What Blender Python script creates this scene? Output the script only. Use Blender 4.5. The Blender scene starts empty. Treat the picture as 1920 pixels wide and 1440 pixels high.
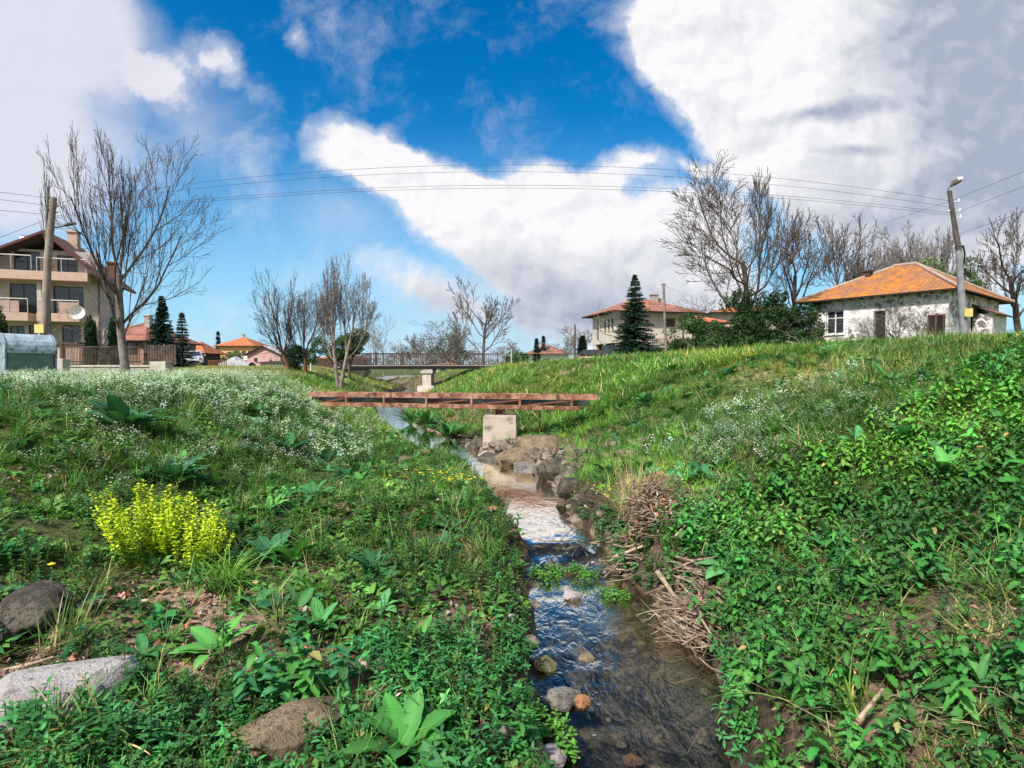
import bpy, math, random
import numpy as np
from mathutils import Vector, Matrix, noise as mnoise

# ------------------------------------------------------------------ camera, sky, sun, exposure
SC = bpy.context.scene
COL = SC.collection
F = 1050.0; EYE = 1.8; PITCH = math.atan(30 / F)
cd = bpy.data.cameras.new('camera'); cam = bpy.data.objects.new('camera', cd); COL.objects.link(cam)
cam.location = (0, 0, EYE); cam.rotation_euler = (math.pi / 2 - PITCH, 0, 0)
cd.sensor_width = 36; cd.lens = 36 * F / 1920; cd.clip_start = 0.05; cd.clip_end = 3000
SC.camera = cam
SC.view_settings.view_transform = 'Standard'; SC.view_settings.look = 'None'
SC.view_settings.gamma = 1.0; SC.view_settings.exposure = 0.50
SUN_EL = math.radians(48); SUN_AZ = math.radians(215)     # azimuth clockwise from +Y (behind and left of the camera)
sd = bpy.data.lights.new('sun', 'SUN'); sd.energy = 5.0; sd.angle = math.radians(4); sd.color = (1, .965, .91)
sun = bpy.data.objects.new('sun', sd); COL.objects.link(sun)
sdir = Vector((math.sin(SUN_AZ) * math.cos(SUN_EL), math.cos(SUN_AZ) * math.cos(SUN_EL), math.sin(SUN_EL)))
sun.rotation_euler = sdir.to_track_quat('Z', 'Y').to_euler(); sun.location = (0, 0, 60)
SC.cycles.max_bounces = 6; SC.cycles.diffuse_bounces = 3; SC.cycles.transparent_max_bounces = 12
SC.cycles.use_adaptive_sampling = True; SC.cycles.adaptive_threshold = 0.02
SC.cycles.use_denoising = True

W = bpy.data.worlds.new('World'); SC.world = W; W.use_nodes = True
class NT:
    def __init__(s, nt): s.nt = nt; s.n = nt.nodes; s.l = nt.links
    def node(s, t, **k):
        n = s.n.new(t)
        for a, b in k.items(): setattr(n, a, b)
        return n
    def put(s, sock, v):
        if isinstance(v, bpy.types.NodeSocket): s.l.new(v, sock)
        elif v is not None: sock.default_value = v
    def m(s, op, a, b=None, c=None, clamp=False):
        n = s.node('ShaderNodeMath', operation=op, use_clamp=clamp)
        for i, v in enumerate((a, b, c)):
            if v is not None: s.put(n.inputs[i], v)
        return n.outputs[0]
    def vm(s, op, a, b=None):
        n = s.node('ShaderNodeVectorMath', operation=op)
        s.put(n.inputs[0], a)
        if b is not None: s.put(n.inputs[1], b)
        return n.outputs['Value'] if op in ('LENGTH', 'DOT_PRODUCT') else n.outputs[0]
    def noise(s, vec, scale, detail=4, rough=.5, dist=0, col=False):
        n = s.node('ShaderNodeTexNoise'); s.put(n.inputs['Vector'], vec)
        n.inputs['Scale'].default_value = scale; n.inputs['Detail'].default_value = detail
        n.inputs['Roughness'].default_value = rough; n.inputs['Distortion'].default_value = dist
        return n.outputs['Color' if col else 'Fac']
    def rng(s, v, a, b, c=0, d=1, smooth=True):
        n = s.node('ShaderNodeMapRange', interpolation_type='SMOOTHSTEP' if smooth else 'LINEAR')
        s.put(n.inputs[0], v)
        for i, x in enumerate((a, b, c, d)): s.put(n.inputs[1 + i], x)
        return n.outputs[0]
    def mix(s, f, a, b, blend='MIX'):
        n = s.node('ShaderNodeMix', data_type='RGBA', blend_type=blend)
        s.put(n.inputs[0], f)
        for i, x in ((6, a), (7, b)):
            if isinstance(x, tuple) and len(x) == 3: x = (*x, 1)
            s.put(n.inputs[i], x)
        return n.outputs[2]
w = NT(W.node_tree); w.n.clear()
sky = w.node('ShaderNodeTexSky', sky_type='NISHITA', sun_disc=False)
sky.sun_elevation = SUN_EL; sky.sun_rotation = SUN_AZ; sky.air_density = 1.0; sky.dust_density = .6; sky.ozone_density = 2.0
tc = w.node('ShaderNodeTexCoord'); sp = w.node('ShaderNodeSeparateXYZ'); w.l.new(tc.outputs['Generated'], sp.inputs[0])
yy = w.m('MAXIMUM', w.m('ABSOLUTE', sp.outputs[1]), .12)
cu = w.m('DIVIDE', sp.outputs[0], yy); cv = w.m('DIVIDE', sp.outputs[2], yy)
cb = w.node('ShaderNodeCombineXYZ'); w.l.new(cu, cb.inputs[0]); w.l.new(cv, cb.inputs[1]); uv = cb.outputs[0]
nz = w.noise(uv, 4.5, 8, .62, 0, True)
off = w.vm('MULTIPLY', w.vm('SUBTRACT', nz, (.5, .5, .5)), (.13, .13, 0))
uvd = w.vm('ADD', uv, off)
def blobs(lst, vec):
    acc = None
    for (px, py, rx, ry, rot, wt) in lst:
        mp = w.node('ShaderNodeMapping', vector_type='TEXTURE')
        mp.inputs['Location'].default_value = ((px - 960) / F, (690 - py) / F, 0)
        mp.inputs['Rotation'].default_value = (0, 0, math.radians(rot))
        mp.inputs['Scale'].default_value = (rx / F, ry / F, 1)
        w.l.new(vec, mp.inputs['Vector'])
        g = w.node('ShaderNodeTexGradient', gradient_type='SPHERICAL'); w.l.new(mp.outputs[0], g.inputs[0])
        g_ = w.m('MULTIPLY', w.m('POWER', g.outputs['Fac'], .9), wt)
        acc = g_ if acc is None else w.m('ADD', acc, g_)
    return acc
CLOUD = [(1600, 120, 440, 300, -15, 1.5), (1260, 70, 170, 110, -20, 1.15), (1400, 230, 190, 120, -30, 1.0), (1850, 300, 420, 330, 0, 1.4), (1620, 390, 380, 110, 0, .6),
         (300, 140, 150, 70, -30, .62), (400, 110, 90, 45, -30, .5), (270, 130, 100, 60, 0, .4),
         (690, 300, 150, 80, -28, 1.25), (860, 400, 290, 95, -24, 1.3), (1090, 440, 320, 140, -8, 1.4), (1185, 305, 110, 45, 8, .8), (1040, 350, 140, 50, 0, .5), (1900, 20, 260, 160, 0, 1.0),
         (1140, 570, 380, 170, -6, 1.15), (1300, 450, 130, 190, 0, .8), (565, 80, 34, 42, 0, .33), (430, 95, 60, 40, -40, .35), (480, 170, 70, 30, -35, .35), (800, 540, 170, 40, -28, .45),
         (490, 330, 60, 190, 0, .25), (590, 360, 40, 170, 4, .2), (1300, 318, 60, 20, -12, .6)]
dens = blobs(CLOUD, uvd)
fine = w.noise(uvd, 4.2, 9, .66)
dd = w.m('ADD', dens, w.m('MULTIPLY', w.m('SUBTRACT', fine, .5), 1.7))
back = w.rng(sp.outputs[1], .18, -.15, 0, 1)
backn = w.m('MULTIPLY', back, w.rng(w.noise(tc.outputs['Generated'], 2.2, 6, .55), .40, .6, .25, 1))
veil = w.rng(dd, -.05, .6, 0, .6)
hard = w.rng(dd, .20, .62, 0, 1)
soft = w.rng(w.m('ADD', blobs([(-30, 150, 330, 380, 0, 1.5), (120, 30, 300, 130, -20, .9), (120, 350, 260, 150, 0, .7), (380, 240, 190, 170, 0, .5), (1130, 640, 700, 90, 0, .6), (640, 400, 200, 110, -20, .3)], w.vm('ADD', uv, w.vm('MULTIPLY', off, (.8, .8, 0)))), w.m('MULTIPLY', w.m('SUBTRACT', w.noise(uvd, 3.2, 6, .55), .5), .9)), .05, 1.0, 0, .95)
mask = w.m('MAXIMUM', w.m('MAXIMUM', w.m('MAXIMUM', veil, hard), backn), soft)
GREY = [(900, 480, 200, 60, -20, .25), (1350, 60, 120, 60, 0, .15), (1330, 200, 160, 50, -30, .3), (1900, 130, 420, 330, -25, 1.4), (1545, 218, 150, 26, 4, .75), (1590, 288, 90, 16, 0, .5), (1080, 590, 440, 150, 0, .8), (1700, 420, 420, 150, 0, .7), (230, 110, 100, 80, 30, .3)]
uvg = w.vm('ADD', uv, w.vm('MULTIPLY', off, (.5, .5, 0)))
grey = w.rng(w.m('ADD', blobs(GREY, uvg), w.m('MULTIPLY', w.m('SUBTRACT', w.noise(uvd, 4, 6, .6), .42), .8)), .0, 1.0, 0, 1)
lav = w.rng(blobs([(60, 200, 520, 520, 0, 1.2)], uv), 0, .8, 0, 1)
nA = w.noise(uvd, 8, 4, .55); nB = w.noise(w.vm('ADD', uvd, (-.012, .018, 0)), 8, 4, .55); relief = w.m('MULTIPLY', w.m('SUBTRACT', nA, nB), 1.6)
grey = w.m('ADD', grey, relief, None, True)
ccol = w.mix(grey, (.86, .85, .87), (.36, .41, .52))
ccol = w.mix(w.m('MULTIPLY', lav, .8), ccol, (.66, .66, .76))
# deeper, more saturated blue in the clear part as the air shows it
hs = w.node('ShaderNodeHueSaturation'); hs.inputs['Saturation'].default_value = 1.5; hs.inputs['Value'].default_value = 1.0
w.l.new(sky.outputs[0], hs.inputs['Color'])
skb = w.vm('MULTIPLY', w.vm('MULTIPLY', hs.outputs[0], (.05, .135, .135)), (1, 1, 1))
up = w.rng(cv, .02, .55, 0, 1)
skb = w.mix(w.rng(cv, -.02, .46, .85, 0), skb, (.40, .60, .84))
CL = w.vm('SCALE', ccol); 
CLn = CL.node; CLn.inputs['Scale'].default_value = .95
final = w.mix(mask, skb, CL)
bg = w.node('ShaderNodeBackground'); bg.inputs['Strength'].default_value = .84
w.l.new(final, bg.inputs[0]); wo = w.node('ShaderNodeOutputWorld'); w.l.new(bg.outputs[0], wo.inputs[0])
W.cycles.sampling_method = 'MANUAL'; W.cycles.sample_map_resolution = 512

# ------------------------------------------------------------------ helpers
def P(px, py, Y):
    a = (px - 960) / F; b = (720 - py) / F
    d = Vector((a, math.cos(PITCH) + b * math.sin(PITCH), -math.sin(PITCH) + b * math.cos(PITCH)))
    d *= Y / d.y
    return Vector((d.x, d.y, d.z + EYE))
def proj(x, y, z):
    c, s = math.cos(PITCH), math.sin(PITCH)
    dz = z - EYE; f = y * c - dz * s; u = y * s + dz * c
    f = np.maximum(f, 1e-3)
    return 960 + F * x / f, 720 - F * u / f
def tag(o, label=None, cat=None, group=None, kind=None):
    if label: o['label'] = label
    if cat: o['category'] = cat
    if group: o['group'] = group
    if kind: o['kind'] = kind
    return o
def thing(name, label, cat, loc=(0, 0, 0), rz=0, group=None, kind=None):
    o = bpy.data.objects.new(name, None); COL.objects.link(o); o.location = loc; o.rotation_euler = (0, 0, rz)
    return tag(o, label, cat, group, kind)
def link(name, me, parent=None, mats=None):
    o = bpy.data.objects.new(name, me); COL.objects.link(o)
    if parent is not None: o.parent = parent
    for m in (mats or []): me.materials.append(m)
    return o
class MB:
    def __init__(s): s.v = []; s.f = []; s.mi = []; s.sm = []
    def add(s, vs, fs, mi=0, smooth=False):
        b = len(s.v); s.v += [tuple(q) for q in vs]
        for f in fs: s.f.append(tuple(b + i for i in f)); s.mi.append(mi); s.sm.append(smooth)
        return s
    def box(s, x0, x1, y0, y1, z0, z1, mi=0, M=None):
        vs = [Vector((x, y, z)) for z in (z0, z1) for (x, y) in ((x0, y0), (x1, y0), (x1, y1), (x0, y1))]
        if M is not None: vs = [M @ q for q in vs]
        return s.add(vs, [(3, 2, 1, 0), (4, 5, 6, 7), (0, 1, 5, 4), (1, 2, 6, 5), (2, 3, 7, 6), (3, 0, 4, 7)], mi)
    def bar(s, a, b, w_, h, mi=0, up=(0, 0, 1)):
        a = Vector(a); b = Vector(b); d = (b - a); L = d.length; d.normalize()
        sx = d.cross(Vector(up))
        if sx.length < 1e-4: sx = Vector((1, 0, 0))
        sx.normalize(); u = sx.cross(d)
        M = Matrix(((sx.x, d.x, u.x, a.x), (sx.y, d.y, u.y, a.y), (sx.z, d.z, u.z, a.z), (0, 0, 0, 1)))
        return s.box(-w_ / 2, w_ / 2, 0, L, -h / 2, h / 2, mi, M)
    def tube(s, pts, r, n=8, mi=0, cap=True):
        pts = [Vector(p) for p in pts]; k = len(pts)
        rs = r if isinstance(r, (list, tuple)) else [r] * k
        vs = []; fs = []; ref = Vector((0, 0, 1))
        d0 = (pts[-1] - pts[0]).normalized()
        if abs(d0.z) > .9: ref = Vector((1, 0, 0))
        for i, p in enumerate(pts):
            d = (pts[min(i + 1, k - 1)] - pts[max(i - 1, 0)]).normalized()
            a = d.cross(ref).normalized(); b = d.cross(a)
            for j in range(n):
                t = 2 * math.pi * j / n; vs.append(p + (a * math.cos(t) + b * math.sin(t)) * rs[i])
        for i in range(k - 1):
            for j in range(n):
                fs.append((i * n + j, i * n + (j + 1) % n, (i + 1) * n + (j + 1) % n, (i + 1) * n + j))
        s.add(vs, fs, mi, True)
        if cap: s.add(vs[:n], [tuple(range(n))], mi); s.add(vs[-n:], [tuple(reversed(range(n)))], mi)
        return s
    def prism(s, poly, y0, y1, mi=0, M=None):   # polygon in x,z swept along y
        n = len(poly); vs = [Vector((x, y0, z)) for x, z in poly] + [Vector((x, y1, z)) for x, z in poly]
        if M is not None: vs = [M @ q for q in vs]
        return s.add(vs, [tuple(range(n)), tuple(reversed(range(n, 2 * n)))] + [(i, i + n, (i + 1) % n + n, (i + 1) % n) for i in range(n)], mi)
    def build(s, name, mats, parent=None, bevel=0):
        me = bpy.data.meshes.new(name); me.from_pydata(s.v, [], s.f)
        me.polygons.foreach_set('material_index', s.mi); me.polygons.foreach_set('use_smooth', s.sm); me.update()
        if not isinstance(mats, (list, tuple)): mats = [mats]
        o = link(name, me, parent, mats)
        if bevel:
            b = o.modifiers.new('b', 'BEVEL'); b.width = bevel; b.segments = 2; b.limit_method = 'ANGLE'
        return o
def wall(p0, p1, z0, z1, th, ops=(), top=None):
    """wall as one mesh along p0-p1 (outer face on the right-hand side going p0->p1), with real openings (a0,a1,zb,zt)."""
    m = MB(); p0 = Vector((*p0, 0)); p1 = Vector((*p1, 0)); L = (p1 - p0).length; d = (p1 - p0) / L; n = Vector((d.y, -d.x, 0))
    xs = sorted({0, L, *[o[0] for o in ops], *[o[1] for o in ops]}); zs = sorted({z0, z1, *[o[2] for o in ops], *[o[3] for o in ops]})
    def q(a, z, k): v = p0 + d * a - n * (th * k); return (v.x, v.y, z)
    def hole(a, z): return any(o[0] < a < o[1] and o[2] < z < o[3] for o in ops)
    for i in range(len(xs) - 1):
        for j in range(len(zs) - 1):
            a0, a1, b0, b1 = xs[i], xs[i + 1], zs[j], zs[j + 1]
            if hole((a0 + a1) / 2, (b0 + b1) / 2): continue
            m.add([q(a0, b0, 0), q(a1, b0, 0), q(a1, b1, 0), q(a0, b1, 0)], [(0, 1, 2, 3)])
            m.add([q(a0, b0, 1), q(a1, b0, 1), q(a1, b1, 1), q(a0, b1, 1)], [(3, 2, 1, 0)])
    for (a0, a1, b0, b1) in ops:
        for (u0, v0, u1, v1) in ((a0, b0, a1, b0), (a1, b0, a1, b1), (a1, b1, a0, b1), (a0, b1, a0, b0)):
            m.add([q(u0, v0, 0), q(u1, v1, 0), q(u1, v1, 1), q(u0, v0, 1)], [(0, 1, 2, 3)])
    for (u0, v0, u1, v1) in ((0, z0, L, z0), (L, z0, L, z1), (L, z1, 0, z1), (0, z1, 0, z0)):
        m.add([q(u0, v0, 0), q(u1, v1, 0), q(u1, v1, 1), q(u0, v0, 1)], [(3, 2, 1, 0)])
    return m
def window(parent, p0, p1, op, th, mf, mg, bars=1, cross=0, depth=.08, name='window', sill=None, pane=True):
    p0 = Vector((*p0, 0)); p1 = Vector((*p1, 0)); d = (p1 - p0).normalized(); n = Vector((d.y, -d.x, 0)); a0, a1, b0, b1 = op; t = .06
    M = Matrix(((d.x, -n.x, 0, p0.x), (d.y, -n.y, 0, p0.y), (0, 0, 1, 0), (0, 0, 0, 1)))
    m = MB(); g = .004
    m.box(a0 + g, a0 + t, depth, depth + .06, b0 + g, b1 - g, 0, M); m.box(a1 - t, a1 - g, depth, depth + .06, b0 + g, b1 - g, 0, M)
    m.box(a0 + t, a1 - t, depth, depth + .06, b0 + g, b0 + t, 0, M); m.box(a0 + t, a1 - t, depth, depth + .06, b1 - t, b1 - g, 0, M)
    for k in range(bars):
        c = a0 + (a1 - a0) * (k + 1) / (bars + 1); m.box(c - .03, c + .03, depth + .004, depth + .056, b0 + t, b1 - t, 0, M)
    for k in range(cross):
        c = b0 + (b1 - b0) * (.68 if cross == 1 else (k + 1) / (cross + 1)); m.box(a0 + t, a1 - t, depth + .008, depth + .052, c - .025, c + .025, 0, M)
    o = m.build(name, mf, parent)
    if pane: MB().box(a0 + t * .6, a1 - t * .6, depth + .02, depth + .035, b0 + t * .6, b1 - t * .6, 0, M).build('pane', mg, o)
    if sill is not None: MB().box(a0 - .08, a1 + .08, -.08, depth, b0 - .07, b0 - .003, 0, M).build('sill', sill, o)
    return o
# ------------------------------------------------------------------ materials
def mat(name, col, rough=.7, col2=None, scale=3., contrast=(.4, .6), spec=.3, metal=0, bump=0, bscale=30., col3=None, scale3=12., alpha=None, detail=5):
    m = bpy.data.materials.new(name); m.use_nodes = True; t = NT(m.node_tree); b = t.n['Principled BSDF']
    tcn = t.node('ShaderNodeTexCoord'); v = tcn.outputs['Object']
    c = (*col, 1)
    if col2: c = t.mix(t.rng(t.noise(v, scale, detail, .6), contrast[0], contrast[1]), col, col2)
    if col3: c = t.mix(t.rng(t.noise(v, scale3, 4, .6), .5, .68), c, col3)
    t.put(b.inputs['Base Color'], c); b.inputs['Roughness'].default_value = rough
    b.inputs['Specular IOR Level'].default_value = spec; b.inputs['Metallic'].default_value = metal
    if bump:
        bn = t.node('ShaderNodeBump'); bn.inputs['Strength'].default_value = bump; bn.inputs['Distance'].default_value = .02
        t.l.new(t.noise(v, bscale, 6, .6), bn.inputs['Height']); t.l.new(bn.outputs[0], b.inputs['Normal'])
    return m
def tile_mat(name, c1, c2, c3, along=.22, row=.33, lich=None):
    m = bpy.data.materials.new(name); m.use_nodes = True; t = NT(m.node_tree); b = t.n['Principled BSDF']
    uvn = t.node('ShaderNodeUVMap'); s_ = t.node('ShaderNodeSeparateXYZ'); t.l.new(uvn.outputs[0], s_.inputs[0])
    fr = t.m('FRACT', t.m('DIVIDE', s_.outputs[1], row)); fc = t.m('FRACT', t.m('DIVIDE', s_.outputs[0], along))
    wn = t.node('ShaderNodeTexWhiteNoise', noise_dimensions='2D'); cbn = t.node('ShaderNodeCombineXYZ')
    t.l.new(t.m('FLOOR', t.m('DIVIDE', s_.outputs[1], row)), cbn.inputs[1]); t.l.new(t.m('FLOOR', t.m('DIVIDE', s_.outputs[0], along)), cbn.inputs[0]); t.l.new(cbn.outputs[0], wn.inputs[0])
    tcn = t.node('ShaderNodeTexCoord')
    c = t.mix(wn.outputs[0], c1, c2); c = t.mix(t.rng(t.noise(tcn.outputs['Object'], .9, 6, .65), .42, .62), c, c3)
    if lich: c = t.mix(t.rng(t.noise(tcn.outputs['Object'], 3.5, 5, .7), .5, .62), c, lich)
    h = t.m('ADD', t.m('MULTIPLY', fr, .8), t.m('MULTIPLY', t.m('SINE', t.m('MULTIPLY', fc, math.pi)), .5))
    bn = t.node('ShaderNodeBump'); bn.inputs['Strength'].default_value = 1; bn.inputs['Distance'].default_value = .06
    t.l.new(h, bn.inputs['Height']); t.l.new(bn.outputs[0], b.inputs['Normal'])
    c = t.mix(t.rng(fr, .0, .22, .75, 0), c, (.07, .035, .02)); c = t.mix(t.rng(fc, .0, .18, .4, 0), c, (.09, .04, .02))
    t.put(b.inputs['Base Color'], c); b.inputs['Roughness'].default_value = .85
    return m
def leaf_mat(name, trans=.25, rough=.5, spec=.35):
    m = bpy.data.materials.new(name); m.use_nodes = True; t = NT(m.node_tree); b = t.n['Principled BSDF']; out = t.n['Material Output']
    a = t.node('ShaderNodeAttribute', attribute_name='col')
    b.inputs['Roughness'].default_value = rough; b.inputs['Specular IOR Level'].default_value = spec
    t.l.new(a.outputs['Color'], b.inputs['Base Color'])
    if trans:
        tr = t.node('ShaderNodeBsdfTranslucent'); t.l.new(t.mix(1, a.outputs['Color'], (1.1, 1.2, .6), 'MULTIPLY'), tr.inputs[0])
        mx = t.node('ShaderNodeMixShader'); mx.inputs[0].default_value = trans
        t.l.new(b.outputs[0], mx.inputs[1]); t.l.new(tr.outputs[0], mx.inputs[2]); t.l.new(mx.outputs[0], out.inputs[0])
    return m
M_LEAF = leaf_mat('leaf', .28, .62, .22); M_DRY = leaf_mat('dry_plant', .1, .8, .15)
M_BARK = mat('bark_grey', (.13, .105, .09), .9, (.22, .19, .165), 6, bump=.5)
M_BARKD = mat('bark_dark', (.06, .045, .035), .9, (.12, .095, .08), 6, bump=.5)
M_BARKO = mat('bark_orange', (.22, .10, .035), .9, (.13, .09, .06), 4, bump=.5)
M_BARKP = mat('bark_pale', (.26, .21, .17), .9, (.16, .12, .10), 6, bump=.4)
M_CONC = mat('concrete', (.42, .37, .31), .9, (.32, .29, .26), 2.5, col3=(.2, .18, .16), scale3=5, bump=.4, bscale=60)
M_CONCP = mat('pale_concrete', (.5, .45, .38), .9, (.40, .36, .31), 3, bump=.3)
M_RUST = mat('rust', (.20, .075, .04), .85, (.36, .20, .13), 4, col3=(.07, .035, .022), scale3=9, bump=.5, detail=7)
M_RUSTD = mat('rust_dark', (.12, .05, .03), .9, (.2, .08, .045), 8, bump=.4)
M_PIPE = mat('old_pipe', (.32, .33, .30), .7, (.10, .11, .07), 2.2, col3=(.2, .09, .04), scale3=4, bump=.3)
M_DARKWOOD = mat('dark_wood', (.055, .035, .028), .8, (.10, .07, .055), 5, bump=.3)
M_GLASS = mat('window_glass', (.03, .035, .04), .08, spec=.8)
M_WFRAME = mat('brown_frame', (.07, .045, .035), .6)
M_WHITE = mat('white_paint', (.72, .70, .66), .7, (.62, .60, .57), 2)
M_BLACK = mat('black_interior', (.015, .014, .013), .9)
M_STEEL = mat('steel', (.45, .46, .48), .35, metal=.9)
M_WIRE = mat('wire', (.05, .05, .055), .6)

# ------------------------------------------------------------------ terrain function
TY = np.array([-8, 0, 2.5, 3.1, 3.7, 4.6, 5.25, 6.1, 7.56, 9, 10.5, 12.2, 14.5, 17, 21, 25, 32, 44, 60, 90, 400])
TL = np.array([.3, .15, .10, .04, .09, .11, .15, -.06, -.36, -.70, -1.6, -2.35, -3.2, -4.0, -5.1, -6.2, -7.5, -8.3, -15, -45, -250])
TR = np.array([1.0, 1.0, 1.0, 1.21, 1.3, 1.05, .88, .68, .66, .55, -.35, -.93, -1.9, -3.0, -4.2, -4.8, -5.3, -6.1, -13.4, -43, -248])
def vnoise(x, y, s, seed=0):
    x = np.asarray(x, float) / s + seed * 17.3; y = np.asarray(y, float) / s + seed * 5.7
    xi = np.floor(x); yi = np.floor(y); fx = x - xi; fy = y - yi; fx = fx * fx * (3 - 2 * fx); fy = fy * fy * (3 - 2 * fy)
    def h(a, b):
        v = np.sin(a * 127.1 + b * 311.7 + seed * 74.7) * 43758.5453; return v - np.floor(v)
    return (h(xi, yi) * (1 - fx) + h(xi + 1, yi) * fx) * (1 - fy) + (h(xi, yi + 1) * (1 - fx) + h(xi + 1, yi + 1) * fx) * fy
def fbm(x, y, s, seed=0, o=4):
    r = 0; a = .5
    for i in range(o): r = r + a * vnoise(x, y, s / 2 ** i, seed + i); a *= .5
    return r / (1 - .5 ** o)
def smin(a, b, k):
    h = np.clip(.5 + .5 * (b - a) / k, 0, 1); return b * (1 - h) + a * h - k * h * (1 - h)
def edges(Y, x=None):
    l = np.interp(Y, TY, TL); r = np.interp(Y, TY, TR)
    wob = (fbm(Y, Y * 0 + 3, .9, 5) - .5) * .22; wob2 = (fbm(Y, Y * 0 + 9, .8, 6) - .5) * .22
    return l + wob, r + wob2
def wlev(Y): return .11 * np.clip((Y - 4.75) / .6, 0, 1) + .0015 * np.maximum(Y - 6, 0)
def hgt(x, Y):
    x = np.asarray(x, float); Y = np.asarray(Y, float)
    l, r = edges(Y); wl = wlev(Y)
    dl = l - x; dr = x - r
    # left bank
    b = np.interp(Y, [0, 5, 9, 11, 14, 20], [2.9, 2.7, 2.0, 1.3, .9, .5]); s = np.interp(Y, [0, 6, 11, 20, 34, 42], [.30, .33, .55, .45, .40, .27])
    plat = 1.36 + .10 * np.clip((Y - 14) / 3, 0, 1) + .31 * np.clip((Y - 17) / 27, 0, 1) + .0 * x
    bench = .07 + .10 * np.minimum(dl, b) + .12 * np.clip(dl / .25, 0, 1)
    zl = bench + s * np.maximum(dl - b, 0)
    zl = smin(zl, plat + wl * 0, .35)
    # right bank
    platr = 1.76 + .048 * np.clip(x, -5, 40) - .16 * np.clip((14 - Y) / 5, 0, 1) - .9 * np.clip((Y - 52) / 8, 0, 1) * np.clip((2 - x) / 8, 0, 1)
    bk = np.interp(Y, [0, 6, 8, 10, 13, 16], [.32, .34, .25, .10, .08, .05]); rb = np.interp(Y, [7, 9.5, 13, 16], [0, 1.1, 1.3, 0])
    sr = np.interp(Y, [0, 3, 8, 12, 30], [.36, .36, .36, .42, .42])
    zr = bk * np.clip(dr / .18, 0, 1) + .1 * np.clip(dr, 0, 1) * (rb > .3) + sr * np.maximum(dr - .15 - rb, 0)
    zr = smin(zr, platr, .5)
    wdt = np.maximum(r - l, .2); t = np.clip((x - l) / wdt, 0, 1)
    zb = -.22 * (1 - (2 * t - 1) ** 2) ** .7
    n = (fbm(x, Y, 1.6, 1) - .5); n2 = (fbm(x, Y, .35, 2) - .5)
    side = np.clip(np.where(dl > 0, dl, dr) / .5, 0, 1)
    z = np.where(dl > 0, zl + n * .32 * side * np.clip(1.3 - zl / 2.2, .3, 1) + n2 * .10 * side, np.where(dr > 0, zr + n * .34 * side * np.clip(1.4 - zr / 3, .3, 1) + n2 * .10 * side, zb + n2 * .10))
    far = np.clip((Y - 120) / 300, 0, 1); z = z + far * 2
    return z + wl
def gz(x, y): return float(hgt(np.array([x]), np.array([y]))[0])
def on(px, Y, dz=0):
    """point of the ground straight under picture column px at distance Y"""
    x = (px - 960) / F * Y; return Vector((x, Y, gz(x, Y) + dz))
def ground_hit(px, py):
    """where the view ray through (px, py) meets the ground"""
    a = np.linspace(1.2, 90, 6000) ** 1.0
    q = P(px, py, 1.0); dx, dz = q.x, q.z - EYE
    zz = EYE + dz * a; g = hgt(dx * a, a); i = np.argmax(zz < g)
    Y = float(a[i]) if zz[i] < g[i] else 30.
    return Vector((dx * Y, Y, gz(dx * Y, Y)))

def axis(lo, hi, c0, c1, st, g=1.07):
    a = list(np.arange(c0, c1, st)); s_ = st
    v = a[-1]
    while v < hi: s_ *= g; v += s_; a.append(v)
    v = c0; s_ = st
    while v > lo: s_ *= g; v -= s_; a.insert(0, v)
    return np.array(a)
ax = axis(-700, 700, -13, 12, .075); ay = axis(-40, 1500, -1.5, 18, .075, 1.035)
GX, GY = np.meshgrid(ax, ay); GZ = hgt(GX, GY)
def fast_mesh(name, V, T, k=3):
    me = bpy.data.meshes.new(name); n = len(V); m = len(T)
    me.vertices.add(n); me.vertices.foreach_set('co', np.asarray(V, np.float32).ravel())
    me.loops.add(m * k); me.loops.foreach_set('vertex_index', np.asarray(T, np.int32).ravel())
    me.polygons.add(m); me.polygons.foreach_set('loop_start', np.arange(0, m * k, k, dtype=np.int32))
    me.update(calc_edges=True)
    return me
def set_col(me, C):
    a = me.color_attributes.new('col', 'FLOAT_COLOR', 'POINT')
    C = np.concatenate([np.asarray(C, np.float32), np.ones((len(C), 1), np.float32)], 1); a.data.foreach_set('color', C.ravel())
ny, nx = GX.shape; idx = np.arange(nx * ny).reshape(ny, nx)
quads = np.stack([idx[:-1, :-1], idx[:-1, 1:], idx[1:, 1:], idx[1:, :-1]], -1).reshape(-1, 4)
me = fast_mesh('ground', np.stack([GX, GY, GZ], -1).reshape(-1, 3), quads, 4)
me.polygons.foreach_set('use_smooth', np.ones(len(quads), bool))
def ell_(px, py, cx, cy, rx, ry): return np.clip(1.5 - 1.2 * np.sqrt(((px - cx) / rx) ** 2 + ((py - cy) / ry) ** 2), 0, 1)
# zones of the ground's own colour: mud by the water, leaf-strewn soil, grass
X, Yv, Z = GX.ravel(), GY.ravel(), GZ.ravel()
l, r = edges(Yv); dE = np.where(X < l, l - X, np.where(X > r, X - r, -1.0))
def lerp(a, b, t): return a + (b - a) * np.clip(t, 0, 1)[:, None]
soil = np.array([.075, .052, .036]); litter = np.array([.20, .135, .095]); grass = np.array([.055, .095, .022]); mud = np.array([.05, .042, .033]); bedc = np.array([.06, .05, .036]); lawn = np.array([.12, .17, .045]); straw = np.array([.24, .20, .10])
c = lerp(np.tile(soil, (len(X), 1)), litter, (fbm(X, Yv, .5, 11) - .45) * 5)
c = lerp(c, grass, np.clip((dE - .5) / 2, 0, 1) * .75)
c = lerp(c, lawn, (Z - 1.35) / .4)
c = lerp(c, straw, (fbm(X, Yv, 2.2, 12) - .5) * 4 * (Z > 1.6))
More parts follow.
